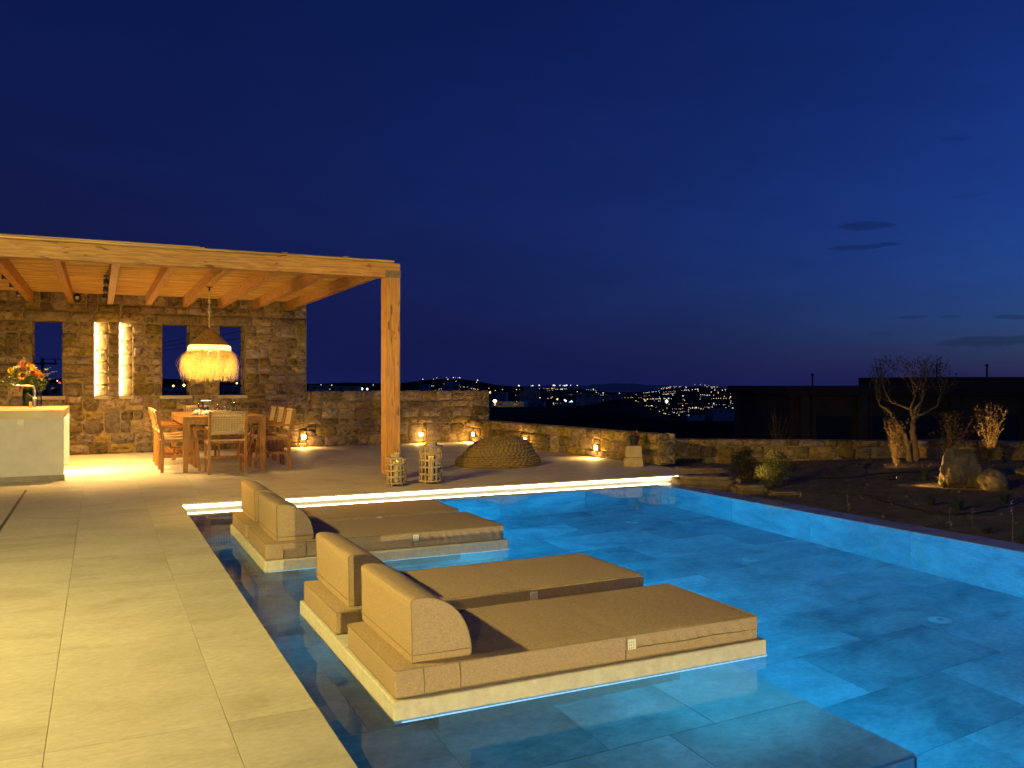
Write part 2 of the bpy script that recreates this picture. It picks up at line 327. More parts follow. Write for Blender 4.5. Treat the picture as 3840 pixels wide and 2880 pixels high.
# straw that lets lamp light through
m_straw = leafy('straw', (0.50,0.34,0.12), (0.80,0.60,0.28), 0.4, 0.7, 45)
m_band = leafy('lamp_lining', (0.85,0.72,0.45), (0.9,0.78,0.5), 0.6, 0.8, 40)
m_shade = mk('seagrass_cone', (0.16,0.075,0.02), (0.46,0.26,0.09), 0.35, 45, bump=0.5, bscale=150)
m_olive = leafy('olive_leaf', (0.022,0.026,0.014), (0.06,0.066,0.038), 0.25)
m_shrub = leafy('shrub_leaf', (0.06,0.075,0.025), (0.16,0.17,0.06), 0.25)
m_rust = leafy('reddish_leaf', (0.09,0.05,0.025), (0.20,0.15,0.06), 0.25)
m_grass = leafy('grass_blade', (0.06,0.08,0.025), (0.16,0.19,0.07), 0.35)
m_lav = leafy('grey_tuft', (0.04,0.055,0.045), (0.08,0.10,0.08), 0.2)
m_pink = leafy('pink_petal', (0.62,0.30,0.36), (0.78,0.50,0.52), 0.4); m_mauve = leafy('mauve_petal', (0.42,0.20,0.42), (0.55,0.30,0.55), 0.4)
m_sunf = leafy('sunflower_petal', (0.85,0.36,0.01), (0.95,0.50,0.02), 0.3); m_yel = leafy('yellow_petal', (0.85,0.62,0.02), (0.95,0.75,0.05), 0.3)
m_wht = leafy('white_petal', (0.75,0.75,0.55), (0.85,0.85,0.65), 0.3); m_crim = leafy('crimson_petal', (0.35,0.01,0.08), (0.5,0.03,0.14), 0.3)
m_coral = leafy('coral_petal', (0.65,0.12,0.12), (0.8,0.3,0.25), 0.3); m_lime = leafy('lime_petal', (0.35,0.45,0.06), (0.5,0.58,0.12), 0.3)
m_seed = mk('seed_head', (0.02,0.01,0.006), (0.05,0.025,0.012), 0.9, 200)
m_stem = leafy('stem_green', (0.06,0.10,0.02), (0.12,0.18,0.05), 0.2); m_euca = leafy('eucalyptus', (0.10,0.13,0.07), (0.22,0.26,0.14), 0.3)
e_led = emis('led_warm', (1.0,0.78,0.44), 24.0); e_niche = emis('led_niche', (1.0,0.70,0.30), 75.0)
e_wall = emis('lamp_face_warm', (1.0,0.80,0.42), 14.0); e_spot = emis('spot_face', (1.0,0.86,0.6), 20.0)
e_blue = emis('led_cool', (0.25,0.62,1.0), 5.0); e_edge = emis('edge_light', (0.34,0.68,1.0), 1.1); e_flame = emis('flame', (1.0,0.72,0.16), 14.0); e_bulb = emis('bulb', (1.0,0.66,0.22), 12.0)
e_tl = emis('table_lamp_face', (1.0,0.85,0.6), 22.0)
e_w1 = emis('town_warm', (1.0,0.62,0.22), 3.0, False); e_w2 = emis('town_white', (0.95,0.95,0.85), 2.6, False); e_w3 = emis('town_cool', (0.55,0.85,1.0), 2.2, False); e_red = emis('beacon_red', (1.0,0.03,0.06), 4.0, False)
e_street = emis('street_lamp_glow', (1.0,0.75,0.3), 14.0, False)
#==PART2==
# ================================================================== SETTING
# ---- terrace deck: bed of grout with single stone tiles on it
DX0, DXE, DY1 = -2.6, 0.755, 9.29
deck = MB().box(DX0, DXE-0.012, -2.5, DY1, -0.20, -0.0025).box(DX0, 7.45, 9.37, 16.6, -0.20, -0.0028).build('deck', m_grout); tag(deck, kind='structure')
tile_cache = {}
def tile(x0, x1, y0, y1, parent, mat, ztop=0.0, th=0.02, name='tile', gap=0.0013, dz=0.0):
    w, l = round(x1-x0, 4), round(y1-y0, 4); key = (w, l, th, mat.name)
    if key not in tile_cache:
        o = MB().rbox(-w/2+gap, w/2-gap, -l/2+gap, l/2-gap, -th, 0, 0.0011, 1).build(name, mat, parent); tile_cache[key] = o.data
    else:
        o = bpy.data.objects.new(name, tile_cache[key]); col.objects.link(o); o.parent = parent
    o.location = ((x0+x1)/2, (y0+y1)/2, ztop+dz); return o
rt = random.Random(3)
xs = [0.425+0.59*k for k in range(-5, 13)]
for i, xa in enumerate(xs):
    xb = xa+0.59
    a, b = max(xa, DX0), min(xb, 7.45)
    if b-a < 0.05: continue
    off = 0.0
    ys = [3.26+1.17*k for k in range(-2, 12)]
    if xa > 0.4: ys = [9.55+0.001] + [9.55+((i*0.53) % 1.17)+1.17*k for k in range(0, 7)]
    if xa < -0.8: ys = [y if y < 9 else y-0.19 for y in ys]
    ys = sorted(set(round(y, 4) for y in ys))
    for y0, y1 in zip(ys[:-1], ys[1:]):
        y1 = min(y1, 16.32)
        if y1-y0 < 0.05: continue
        if xa < 0.4 or y0 > 9.5: tile(a, b, y0, y1, deck, m_tile, dz=rt.uniform(-0.0006, 0.0006))
for k in range(-2, 6):                      # narrow column along the pool
    y0, y1 = 3.26+1.17*k, 3.26+1.17*(k+1)
    if y0 > 9.28: continue
    tile(0.425, DXE, y0, min(y1, 9.549), deck, m_tile)
for k in range(6):                          # overhanging lip tiles at the head of the pool
    tile(0.757+1.058*k, 0.757+1.058*(k+1), DY1, 9.549, deck, m_tile, th=0.019)
MB().box(-0.768, -0.742, 7.6, 11.22, -0.0035, 0.0025).build('slot_drain', m_black, deck)
# ---- pool shell
pool = MB().box(0.70, 6.46, -2.0, 8.9, -1.75, -1.5735).box(0.60, 0.755, -2.0, 9.3, -1.75, -0.022-0.19).box(0.757, 6.8, 9.37, 9.5, -1.75, -0.0215)
pool = pool.box(0.757, 6.72, 8.892, 9.369, -1.75, -0.10).box(6.432, 6.70, -2.0, 8.89, -1.75, -0.088).build('pool_basin', m_pgrout); tag(pool, kind='structure')
led_back = MB().box(0.757, 7.1, 9.362, 9.369, -0.10, -0.0205).build('lip_wall', m_white, pool)
led = MB().box(0.76, 7.07, 9.335, 9.355, -0.030, -0.0205).build('lip_light_strip', e_led, pool)
ZS, ZF = -0.57, -1.57
rows = [8.89-0.59*k for k in range(0, 19)]
for j in range(len(rows)-1):
    y1, y0 = rows[j], rows[j+1]; sh = -0.585 if j % 2 else 0.0
    xe = 6.43
    while xe > 0.8:
        xa = xe-1.17 + (sh if xe == 6.43 else 0)
        if sh and xe == 6.43: xa = xe-0.585
        lim = 2.985 if y1 > 2.42 else 0.757
        if xe <= lim+0.02: break
        tile(max(xa, lim-0.02), xe, y0, y1, pool, m_pool, ZF, 0.02, dz=rt.uniform(-0.001, 0.001)); xe = max(xa, lim-0.02)
shelf = MB().box(0.757, 2.963, 2.405, 8.89, -1.58, ZS-0.0035).build('underwater_bench', m_pgrout, pool)
for j in range(11):
    y1, y0 = 8.89-0.59*j, max(8.89-0.59*(j+1), 2.383)
    edges = [0.757, 1.3, 1.9, 2.45, 2.985] if j % 2 else [0.757, 1.05, 2.2, 2.985]
    for a, b in zip(edges[:-1], edges[1:]): tile(a, b, y0, y1, pool, m_pool, ZS, 0.02)
def panel(name, x0, x1, y0, y1, z0, z1):
    o = MB().rbox(x0, x1, y0, y1, z0, z1, 0.002, 1).build(name, m_pool, pool); return o
for k in range(10):                                     # inner side of the overflow edge
    ya = 8.715-1.17*(k)+0.0; yb = ya+1.17 if k else 8.89
    panel('wall_tile', 6.411, 6.431, ya+0.002, yb-0.002, -1.569, -0.0895)
for k in range(5):                                      # head wall
    panel('wall_tile', 0.77+1.13*k+0.002, 0.77+1.13*(k+1)-0.002, 8.871, 8.891, -1.569 if k > 1 else ZS+0.001, -0.1005)
for k in range(6):                                      # riser of the bench
    ya = 2.383+1.085*k; panel('wall_tile', 2.964, 2.984, ya+0.002, ya+1.083, -1.569, ZS-0.0205)
for k in range(2): panel('wall_tile', 0.76+1.11*k, 0.76+1.11*k+1.108, 2.385, 2.404, -1.569, ZS-0.0205)
for y0, y1 in ((5.0, 6.16), (7.86, 8.868)):             # steps beside the deck
    st = MB().rbox(0.757, 1.115, y0, y1, ZS+0.001, -0.335, 0.004, 1).build('step', m_pgrout, pool)
    tile(0.757, 1.118, y0-0.003, y1, pool, m_pool, -0.314, 0.02)
    panel('step_riser', 0.76, 1.112, y0-0.012, y0-0.001, ZS+0.003, -0.336)
for k in range(9):                                      # coping of the overflow edge
    y1 = 8.86-1.17*k; tile(6.4105, 6.715, y1-1.17, y1, pool, m_coping, -0.066, 0.022, 'coping_tile')
for k in range(5): tile(0.757+1.19*k, 0.757+1.19*(k+1), 8.87, 9.36, pool, m_coping, -0.078, 0.021, 'coping_tile')
for x, y in ((5.42, 8.06), (5.42, 6.12), (5.45, 4.17)):
    d_ = empty('pool_inlet', (x, y, ZF), 0); d_.parent = pool
    MB().lathe([(0.0,0.012),(0.055,0.012),(0.075,0.006),(0.08,0.0)], 20).build('flange', m_ceram, d_, smooth=True)
    MB().lathe([(0.0,0.016),(0.02,0.016),(0.022,0.012)], 12).build('nozzle', m_pgrout, d_)
water = MB()
nx, ny = 24, 44
for i in range(nx+1):
    for j in range(ny+1): water.v.append((0.758+(6.4105-0.758)*i/nx, -1.98+(9.3605+1.98)*j/ny, -0.07))
for i in range(nx):
    for j in range(ny):
        a = i*(ny+1)+j; water.f.append((a, a+ny+1, a+ny+2, a+1)); water.mi.append(0)
water = water.build('pool_water', mw, smooth=True); tag(water, kind='structure')
# underwater lamps set into the riser of the bench, facing the open pool
BLUE = (0.0, 0.45, 1.0)
for y in (2.9, 4.3, 5.7, 7.1, 8.4):
    t_ = empty('underwater_lamp', (2.99, y, -0.95)); t_.parent = pool
    ob = MB().lathe([(0.0,0.0),(0.07,0.0),(0.085,0.006)], 20).build('lamp_lens', e_blue, t_); ob.rotation_euler = (0, R_(90), 0)
    lamp('AREA', 'underwater_light', (3.03, y, -0.93), 21, BLUE, None, 0.16, (1, 0, -0.08)).parent = pool
    lamp('SPOT', 'underwater_beam', (3.04, y, -0.80), 640, BLUE, None, 0.06, (1, 0, 0.07), 46, 1.0).parent = pool
for y in (0.2, 1.6):
    t_ = empty('underwater_lamp', (0.78, y, -0.95)); t_.parent = pool
    ob = MB().lathe([(0.0,0.0),(0.07,0.0),(0.085,0.006)], 20).build('lamp_lens', e_blue, t_); ob.rotation_euler = (0, R_(90), 0)
    lamp('AREA', 'underwater_light', (0.83, y, -0.93), 22, BLUE, None, 0.16, (1, 0.35, 0.0)).parent = pool

# ---- garden soil
gs = MB(); gn, gm = 70, 70
def soil_z(x, y):
    t_ = min(1, max(0, (x-7.0)/4.6)); t_ = t_*t_*(3-2*t_)
    z = -0.15+0.16*t_ + 0.018*noise.noise(Vector((x*1.6, y*1.6, 0))) + 0.03*noise.noise(Vector((x*0.5, y*0.5, 4)))
    return z + 0.05*math.exp(-((x-11.0)**2+(y-8.9)**2)/0.8)
for i in range(gn+1):
    for j in range(gm+1):
        x = 6.70+10.0*(i/gn)**1.2; y = -2+14.6*j/gm; gs.v.append((x, y, soil_z(x, y)))
for i in range(gn):
    for j in range(gm):
        a = i*(gm+1)+j; gs.f.append((a, a+gm+1, a+gm+2, a+1)); gs.mi.append(0)
gs = gs.build('garden_soil', m_soil, smooth=True); tag(gs, kind='structure')
peb = MB(); rp = random.Random(5)
for _ in range(1700):
    x = rp.uniform(6.75, 12.5); y = rp.uniform(1.5, 10.0); r = rp.choice([0.006,0.008,0.010,0.014,0.022])*rp.uniform(0.6,1.2); z = soil_z(x, y)
    vv = [(x+r*rp.uniform(.7,1.2), y, z), (x, y+r, z), (x-r, y, z), (x, y-r*rp.uniform(.7,1.2), z), (x, y, z+r*0.8)]
    peb.add(vv, [(0,1,4),(1,2,4),(2,3,4),(3,0,4)])
peb = peb.build('gravel', m_boul); tag(peb, 'loose small stones scattered over the dark garden soil', 'gravel', kind='stuff')

# ---- land, hills, sea
RV = [(-3000,1425),(0,1420),(300,1418),(600,1419),(900,1428),(1150,1441),(1300,1436),(1480,1440),(1550,1432),(1600,1424),(1660,1420),(1760,1422),(1850,1440),(1950,1452),(2050,1462),(2150,1458),(2300,1473),(2420,1468),(2520,1455),(2610,1446),(2690,1452),(2760,1462),(2850,1471),(2930,1474),(3300,1468),(7000,1468)]
BZ = [(0,-2.2),(18,-2.2),(30,-2.4),(100,-3.2),(200,-5.4),(300,-8),(800,-25),(1500,-41),(2600,-70),(3600,-125),(5000,-140)]
def lerp_t(tb, x):
    for (a, va), (b, vb) in zip(tb[:-1], tb[1:]):
        if x <= b: return va+(vb-va)*max(0, (x-a))/(b-a)
    return tb[-1][1]
def at(u, d):                       # bearing (as the image column a lens of this view would give) and distance -> ground point
    k = (u-1920)/3191.0; return d*(FW[0]+k*RT[0]), d*(FW[1]+k*RT[1])
BZR = [(0,-2.2),(18,-2.2),(30,-2.5),(100,-3.8),(200,-8.4),(300,-13.5),(500,-24),(800,-34),(1100,-39),(1500,-44),(2600,-70),(3600,-125),(5000,-140)]
def land_z(u, d):
    w_ = min(1, max(0, (u-2360)/170)); w_ = w_*w_*(3-2*w_); b = lerp_t(BZ, d)*(1-w_)+lerp_t(BZR, d)*w_; rv = lerp_t(RV, u); rz = 1.25-(rv-1430)/3191*1900
    w = math.exp(-((d-1900)/520.0)**2); x, y = at(u, d)
    n_ = noise.noise(Vector((x/220, y/220, 0)))*0.005*d + noise.noise(Vector((x/60, y/60, 3)))*0.0015*d
    z = b*(1-w)+rz*w + n_*(1-0.8*w)
    z += 2.4*math.exp(-((u-2330)/120.0)**2-((d-175)/40.0)**2)
    return z
lg = MB(); US = [-900+40*i for i in range(141)]; DS = [18,24,32,45,60,80,105,135,165,200,250,310,380,460,560,680,800,950,1100,1250,1400,1550,1700,1800,1900,2000,2150,2350,2600,3000,3600,4600]
for u in US:
    for d in DS: x, y = at(u, d); lg.v.append((x, y, land_z(u, d)))
for i in range(len(US)-1):
    for j in range(len(DS)-1):
        a = i*len(DS)+j; lg.f.append((a, a+len(DS), a+len(DS)+1, a+1)); lg.mi.append(0)
lg = lg.build('hills', m_land, smooth=True); tag(lg, kind='structure')
gr = MB().quad((-4000,-4000,-2.3),(4000,-4000,-2.3),(4000,20,-2.3),(-4000,20,-2.3)).quad((-30,19.9,-2.31),(30,19.9,-2.31),(30,24,-2.6),(-30,24,-2.6)).build('ground', m_land); tag(gr, kind='structure')
se = MB().quad((-30000,-2000,-100),(30000,-2000,-100),(30000,14000,-100),(-30000,14000,-100)).build('sea', msea); tag(se, kind='structure')
isl = MB(); iu = [1850+20*i for i in range(60)]
for u in iu:
    h_ = 30+45*math.exp(-((u-2330)/180.0)**2)+18*noise.noise(Vector((u/60.0, 0, 0)))+20*math.exp(-((u-2050)/120.0)**2)
    if u < 1900 or u > 2980: h_ = 2
    for d, z in ((9600,-101),(10200,-100+h_),(11200,-101)): x, y = at(u, d); isl.v.append((x, y, z))
for i in range(len(iu)-1):
    for j in range(2): a = i*3+j; isl.f.append((a, a+3, a+4, a+1)); isl.mi.append(0)
isl = isl.build('far_island_hills', msea, smooth=True); tag(isl, kind='structure')
#==PART3==
# ================================================================== STONE WALLS
def stone_mesh(w, h, depth, rng, bulge=0.022, proud=0.014):
    """one rubble stone, front face towards -y, centred on x, base at z=0"""
    cx = [rng.uniform(0.06, 0.30) for _ in range(4)]; m_ = min(w, h); hw = w/2
    c = [min(x*m_, 0.05) for x in cx]; j = lambda: rng.uniform(-0.014, 0.014)
    o = [(-hw+c[0]+j(), 0+j()*.5), (hw-c[1]+j(), 0+j()*.5), (hw+j()*.5, c[1]+j()), (hw+j()*.5, h-c[2]+j()), (hw-c[2]+j(), h+j()*.5), (-hw+c[3]+j(), h+j()*.5), (-hw+j()*.5, h-c[3]+j()), (-hw+j()*.5, c[0]+j())]
    ins = min(0.022, 0.16*m_); pr = proud+rng.uniform(-0.008, 0.012)
    def ring(k, y):
        out = []
        for x, z in o:
            dx, dz = x, z-h/2; L_ = math.hypot(dx, dz) or 1; out.append((x-dx/L_*k, y+rng.uniform(-0.004, 0.004), z-dz/L_*k))
        return out
    v = ring(0.0, depth)+ring(0.0, 0.012)+ring(ins*0.45, -pr*0.75)+ring(ins+0.2*m_, -pr-bulge*rng.uniform(0.2, 1.0)) + [(rng.uniform(-.1,.1)*w, -pr-bulge*rng.uniform(0.3, 1.0), h/2+rng.uniform(-.1,.1)*h)]
    f = []
    for r in range(3):
        for k in range(8): f.append((r*8+k, r*8+(k+1) % 8, (r+1)*8+(k+1) % 8, (r+1)*8+k))
    for k in range(8): f.append((24+k, 24+(k+1) % 8, 32))
    return v, f
def add_stone(root, s0, s1, z0, z1, place, rng, depth=0.12, mat=None, gap=0.006):
    w, h = s1-s0-2*gap, z1-z0-2*gap
    if w < 0.03 or h < 0.03: return
    v, f = stone_mesh(w, h, depth, rng)
    mb = MB(); mb.add([place((s0+s1)/2+p[0], p[1], z0+gap+p[2]) for p in v], f)
    lo = place((s0+s1)/2, 0.0, (z0+z1)/2)
    mb.build('stone', mat or m_stone, root, smooth=True, loc=lo, auto=50)
def fill(root, L_, bands, place, rng, holes=(), w_rng=(0.16, 0.44), h_rng=(0.12, 0.23), jamb=0.42, skip=None):
    for z0, z1 in bands:
        zs = [z0]
        while z1-zs[-1] > h_rng[1]*1.25: zs.append(zs[-1]+rng.uniform(*h_rng))
        if z1-zs[-1] < h_rng[0]*0.7 and len(zs) > 1: zs.pop()
        zs.append(z1)
        tall = []
        for za, zc in zip(zs[:-2:2], zs[2::2]):          # big stones that take up two courses
            for _ in range(int(L_/1.1)):
                w = rng.uniform(0.16, 0.34); p = rng.uniform(0.0, max(0.01, L_-w))
                if any(p < b+0.02 and p+w > a-0.02 and c < zc and d > za for a, b, c, d in list(holes)+tall): continue
                if zc-za > 0.5: continue
                tall.append((p, p+w, za, zc)); add_stone(root, p, p+w, za, zc, place, rng, 0.12)
        for za, zb in zip(zs[:-1], zs[1:]):
            cuts = sorted([(a, b) for a, b, c, d in list(holes)+tall if c < zb-0.02 and d > za+0.02])
            spans = []; s_ = 0.0
            for a, b in cuts:
                if a > s_: spans.append((s_, a))
                s_ = max(s_, b)
            if s_ < L_: spans.append((s_, L_))
            for a, b in spans:
                p = a
                while p < b-1e-3:
                    w = rng.uniform(*w_rng)
                    if b-(p+w) < w_rng[0]*0.75: w = b-p
                    if w > w_rng[1]*1.3: w = (b-p)/2
                    if b-a < 0.06: break
                    q = min(p+w, b); edge = (p > 1e-3 and abs(p-a) < 1e-3) or (q < L_-1e-3 and abs(q-b) < 1e-3)
                    dep = jamb if edge else 0.12
                    if rng.random() < 0.22 and (zb-za) > 0.16:
                        zm = za+(zb-za)*rng.uniform(0.35, 0.65)
                        add_stone(root, p, q, za, zm, place, rng, dep); add_stone(root, p, q, zm, zb, place, rng, dep)
                    else:
                        d0 = rng.uniform(-0.012, 0.012)
                        add_stone(root, p, q, za, zb, place, rng, dep)
                    p = q
def core(L_, H_, T_, holes, place, name, root, mat, front=0.006):
    ss = sorted({0.0, L_} | {a for h in holes for a in h[:2]}); zz = sorted({0.0, H_} | {a for h in holes for a in h[2:4]})
    mb = MB()
    for a, b in zip(ss[:-1], ss[1:]):
        for c, d in zip(zz[:-1], zz[1:]):
            m_ = ((a+b)/2, (c+d)/2)
            if any(h[0] < m_[0] < h[1] and h[2] < m_[1] < h[3] for h in holes): continue
            vv = [place(x, y, z) for z in (c, d) for x, y in ((a, front), (b, front), (b, T_), (a, T_))]
            mb.add(vv, [(3,2,1,0),(4,5,6,7),(0,1,5,4),(1,2,6,5),(2,3,7,6),(3,0,4,7)])
    return mb.build(name, mat, root)
# --- tall wall with three openings and two lit niches
WY = 16.3; WX0, WX1 = -2.2, 3.556
rw = random.Random(11)
wall = empty('stone_wall', (WX0, WY, 0), 0, 'tall brown rubble wall with open windows behind the dining table', 'wall')
wins = [(-1.016, -0.552), (1.0, 1.472), (1.976, 2.432)]; niches = [(-0.072, 0.133), (0.318, 0.528)]
ZB, ZT, ZW = 0.995, 2.27, 2.79
holes = [(a-WX0, b-WX0, ZB, ZT) for a, b in wins]; nh = [(a-WX0, b-WX0, ZB, ZT+0.02) for a, b in niches]
pl = lambda s_, t_, z_: (s_, t_, z_)
core(WX1-WX0, ZW-0.02, 0.46, holes+[(a, b, c, ZT) for a, b, c, d in nh], pl, 'mortar', wall, m_mortar)
allh = holes+[(a, b, c, ZT) for a, b, c, d in nh]
fill(wall, WX1-WX0, [(0, ZB)], pl, rw); fill(wall, WX1-WX0, [(ZB, ZT)], pl, rw, allh, jamb=0.13)
lint = [(a-0.13-WX0, b+0.13-WX0, ZT, ZT+0.175) for a, b in wins]
for a, b, c, d in lint: add_stone(wall, a, b, c, d, pl, rw, 0.44, m_lintel, 0.005)
fill(wall, WX1-WX0, [(ZT, ZT+0.175)], pl, rw, lint, jamb=0.12, h_rng=(0.16, 0.18)); fill(wall, WX1-WX0, [(ZT+0.175, ZW)], pl, rw)
for a, b in wins:
    MB().rbox(a-0.03-WX0, b+0.03-WX0, -0.045, 0.45, ZB-0.055, ZB+0.002, 0.006, 2).build('sill', m_sill, wall)
    for x_, sg in ((a-WX0, 1), (b-WX0, -1)):                     # dressed stones lining the sides of the opening
        z_ = ZB+0.004
        while z_ < ZT-0.02:
            h_ = min(rw.uniform(0.14, 0.24), ZT-z_); v, f = stone_mesh(0.27, h_-0.01, 0.05, rw, 0.008, 0.006)
            mb = MB().add([(x_+sg*(p[1]*0.5-0.004), 0.30+sg*p[0], z_+0.005+p[2]) for p in v], f if sg < 0 else [q[::-1] for q in f]); mb.build('stone', m_stone, wall, smooth=True, loc=(x_, 0.3, z_), auto=50); z_ += h_
for a, b in niches:
    a_, b_ = a-WX0, b-WX0
    MB().rbox(a_-0.01, b_+0.01, -0.03, 0.19, ZB-0.05, ZB+0.003, 0.005, 2).build('sill', m_sill, wall)
    z_ = ZB+0.004
    while z_ < ZT-0.03:
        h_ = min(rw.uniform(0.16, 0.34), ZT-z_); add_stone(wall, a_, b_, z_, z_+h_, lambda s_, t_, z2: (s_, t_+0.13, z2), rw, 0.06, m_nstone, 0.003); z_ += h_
    MB().box(a_-0.002, b_+0.002, 0.20, 0.21, ZB, ZT).build('niche_back', m_mortar, wall)
    MB().box(a_+0.003, a_+0.011, 0.065, 0.10, ZB+0.01, ZT-0.01).build('niche_light_strip', e_niche, wall)
# --- low wall that continues behind the terrace
low = empty('stone_wall', (WX1+0.002, WY+0.02, 0), 0, 'waist-high rubble wall right of the tall wall, behind the lanterns', 'wall')
LL = 7.38-WX1
core(LL, 1.045, 0.42, [], pl, 'mortar', low, m_mortar); fill(low, LL, [(0, 1.07)], pl, rw)
# --- knee-high wall closing the terrace on the garden side
A_, B_ = Vector((6.93, 16.25)), Vector((7.50, 10.47)); ang = math.atan2(B_.y-A_.y, B_.x-A_.x)
kn = empty('stone_wall', (A_.x, A_.y, 0), ang, 'knee-high rubble wall with small lights beside the knitted pouf', 'wall')
LK = (B_-A_).length
core(LK, 0.455, -0.34, [], lambda s_, t_, z_: (s_, -t_ if False else (-t_ if t_ > 0 else -t_), z_) , 'mortar', kn, m_mortar) if False else None
plk = lambda s_, t_, z_: (s_, t_, z_)      # front (-y in local) looks back over the terrace
core(LK, 0.45, 0.34, [], plk, 'mortar', kn, m_mortar); fill(kn, LK, [(0, 0.465)], plk, rw, w_rng=(0.18, 0.5), h_rng=(0.11, 0.2))
ple = lambda s_, t_, z_: (LK-t_-0.02+0.02, s_, z_)
fill(kn, 0.34, [(0, 0.465)], lambda s_, t_, z_: (LK-t_+0.0, s_, z_), rw, w_rng=(0.16, 0.34))
# --- garden wall
gw = empty('stone_wall', (8.15, 11.62, -0.15), math.atan2(9.43-11.62, 11.7-8.15), 'low dark rubble wall running behind the garden and its olive tree', 'wall')
LG = math.hypot(11.7-8.15, 9.43-11.62)+4.2
core(LG, 0.44, 0.36, [], plk, 'mortar', gw, m_mortar); fill(gw, LG, [(0, 0.455)], plk, rw, w_rng=(0.18, 0.46), h_rng=(0.12, 0.22))
# --- small recessed wall lights
def wall_light(p, face, label):
    r = empty('wall_light', p, math.atan2(face[1], face[0])+R_(90), label, 'wall light', 'small square lights in the terrace walls')
    MB().box(-0.045, 0.045, -0.02, 0.03, -0.045, 0.045).build('housing', m_steel, r)
    MB().box(-0.036, 0.036, -0.024, -0.0205, -0.036, 0.036).build('lens', e_wall, r)
    q = Vector(p)+Vector((face[0], face[1], 0))*0.05
    lamp('SPOT', 'glow', q, 30, WARM, None, 0.03, (face[0]*0.55, face[1]*0.55, -1), 150, 0.8)
    lamp('POINT', 'halo', Vector(p)+Vector((face[0], face[1], 0))*0.09, 5.5, WARM, None, 0.03)
nk = Vector((math.sin(ang), -math.cos(ang), 0)); nk = Vector((math.sin(ang)*1, -math.cos(ang)*1, 0))
wall_light((3.492, WY-0.035, 0.195), (0, -1), 'small square wall light low on the tall wall beside the right-hand chairs')
wall_light((5.85, WY-0.015, 0.176), (0, -1), 'small square wall light low on the waist-high wall behind the tall lantern')
for k_, lb in ((0.2, 'small square wall light just above the top of the knitted pouf'), (2.2, 'small square wall light at the right edge of the knitted pouf'), (4.35, 'small square wall light nearest the flower pot')):
    p = A_ + (B_-A_).normalized()*k_; wall_light((p.x+nk.x*0.035, p.y+nk.y*0.035, 0.165), (nk.x, nk.y), lb)

# ================================================================== PERGOLA
pg = empty('pergola', (3.33, 10.41, 0), 0, 'pine pergola with reed roof over the dining terrace', 'pergola')
PX0 = -2.5
post = MB().rbox(3.238, 3.431, 10.315, 10.507, 0.075, 2.556, 0.004, 1).build('post', m_beamz, pg, True)
br = MB().box(3.25, 3.42, 10.33, 10.49, 0.0, 0.008).tube([(3.334,10.41,0.006),(3.334,10.41,0.07)], 0.022, 12).box(3.265,3.405,10.345,10.475,0.066,0.0745).build('post_foot', m_steel, pg, True)
MB().box(3.2365, 3.2375, 10.38, 10.40, 0.13, 0.30).build('socket_slot', m_black, post, True)
MB().box(3.234, 3.4335, 10.3125, 10.3145, 2.556, 2.648).build('beam_end_plate', m_oldwood, pg, True)
bm_ = MB().rbox(PX0, 3.432, 10.316, 10.48, 2.5575, 2.742, 0.004, 1).build('front_beam', m_beamx, pg, True)
RX = [-1.04+0.606*k for k in range(-2, 8)]
for x in RX: MB().rbox(x-0.047, x+0.047, 10.4805, 16.42, 2.585, 2.748, 0.003, 1).build('rafter', m_beamy, pg, True)
MB().rbox(PX0, 3.34, 16.43, 16.5, 2.6, 2.748, 0.004, 1).build('wall_plate', m_beamx, pg, True)
# reed mat: every cane is a rod; they lie across the rafters
rr = random.Random(2); canes = [MB() for _ in range(6)]; y = 10.33; n_ = 0
while y < 16.5:
    r = rr.uniform(0.006, 0.011); x = PX0
    z = 2.7495+r+rr.uniform(0, 0.004)
    while x < 3.36:
        L_ = rr.uniform(1.2, 2.6); e = min(x+L_, 3.36)
        sag = rr.uniform(-0.004, 0.004)
        canes[n_ % 6].tube([(x, y, z), ((x+e)/2, y+sag, z+rr.uniform(0,.003)), (e, y+rr.uniform(-.004,.004), z)], [r, r*0.95, r*0.85], 5, False); x = e+0.004; n_ += 1
    y += r*1.82
mat_part = canes[0].build('reed_mat', m_reed, pg, True); tag(mat_part, kind='stuff')
for c in canes[1:]: o = c.build('reed_mat', m_reed, pg, True); tag(o, kind='stuff')
MB().box(PX0, 3.35, 10.34, 16.5, 2.7765, 2.781).build('roof_felt', m_oldwood, pg, True)
for k in range(5): MB().tube([(PX0, 10.335+0.006*k, 2.752+0.0105*k), (1.24-0.05*k, 10.335+0.006*k, 2.752+0.0105*k)], 0.0062, 6).build('edge_cane', m_reed, pg, True)
for x in (2.0, 2.75, 0.55): MB().rbox(x-0.03, x+0.03, 10.36, 10.42, 2.781, 2.80, 0.003, 1).build('roof_batten', m_oldwood, pg, True)
# --- spot lights on the rafters
def spot_light(x, y, lb):
    r = empty('spotlight', (x, y, 2.60), 0, lb, 'spotlight', 'black spotlights on the pergola rafters')
    MB().rbox(-0.03, 0.034, -0.012, 0.012, 0.085, 0.115, 0.003, 1).build('bracket', m_black, r)
    MB().tube([(0,0,0.09),(0,0,0.06)], 0.008, 8).build('stem', m_black, r)
    MB().lathe([(0.018,0.062),(0.033,0.055),(0.035,-0.01),(0.030,-0.012)], 18, cap0=True).build('housing', m_black, r, smooth=True, auto=40)
    MB().lathe([(0.0,-0.004),(0.029,-0.004)], 18).build('lens', e_spot, r)
    MB().tube([(0.0,-0.02,0.1),(0.015,-0.12,0.13),(0.03,-0.35,0.14)], 0.004, 6).build('cable', m_black, r)
    lamp('SPOT', 'beam', (x, y, 2.58), 260, WARM, None, 0.03, (0.06, -0.05, -1), 95, 0.8)
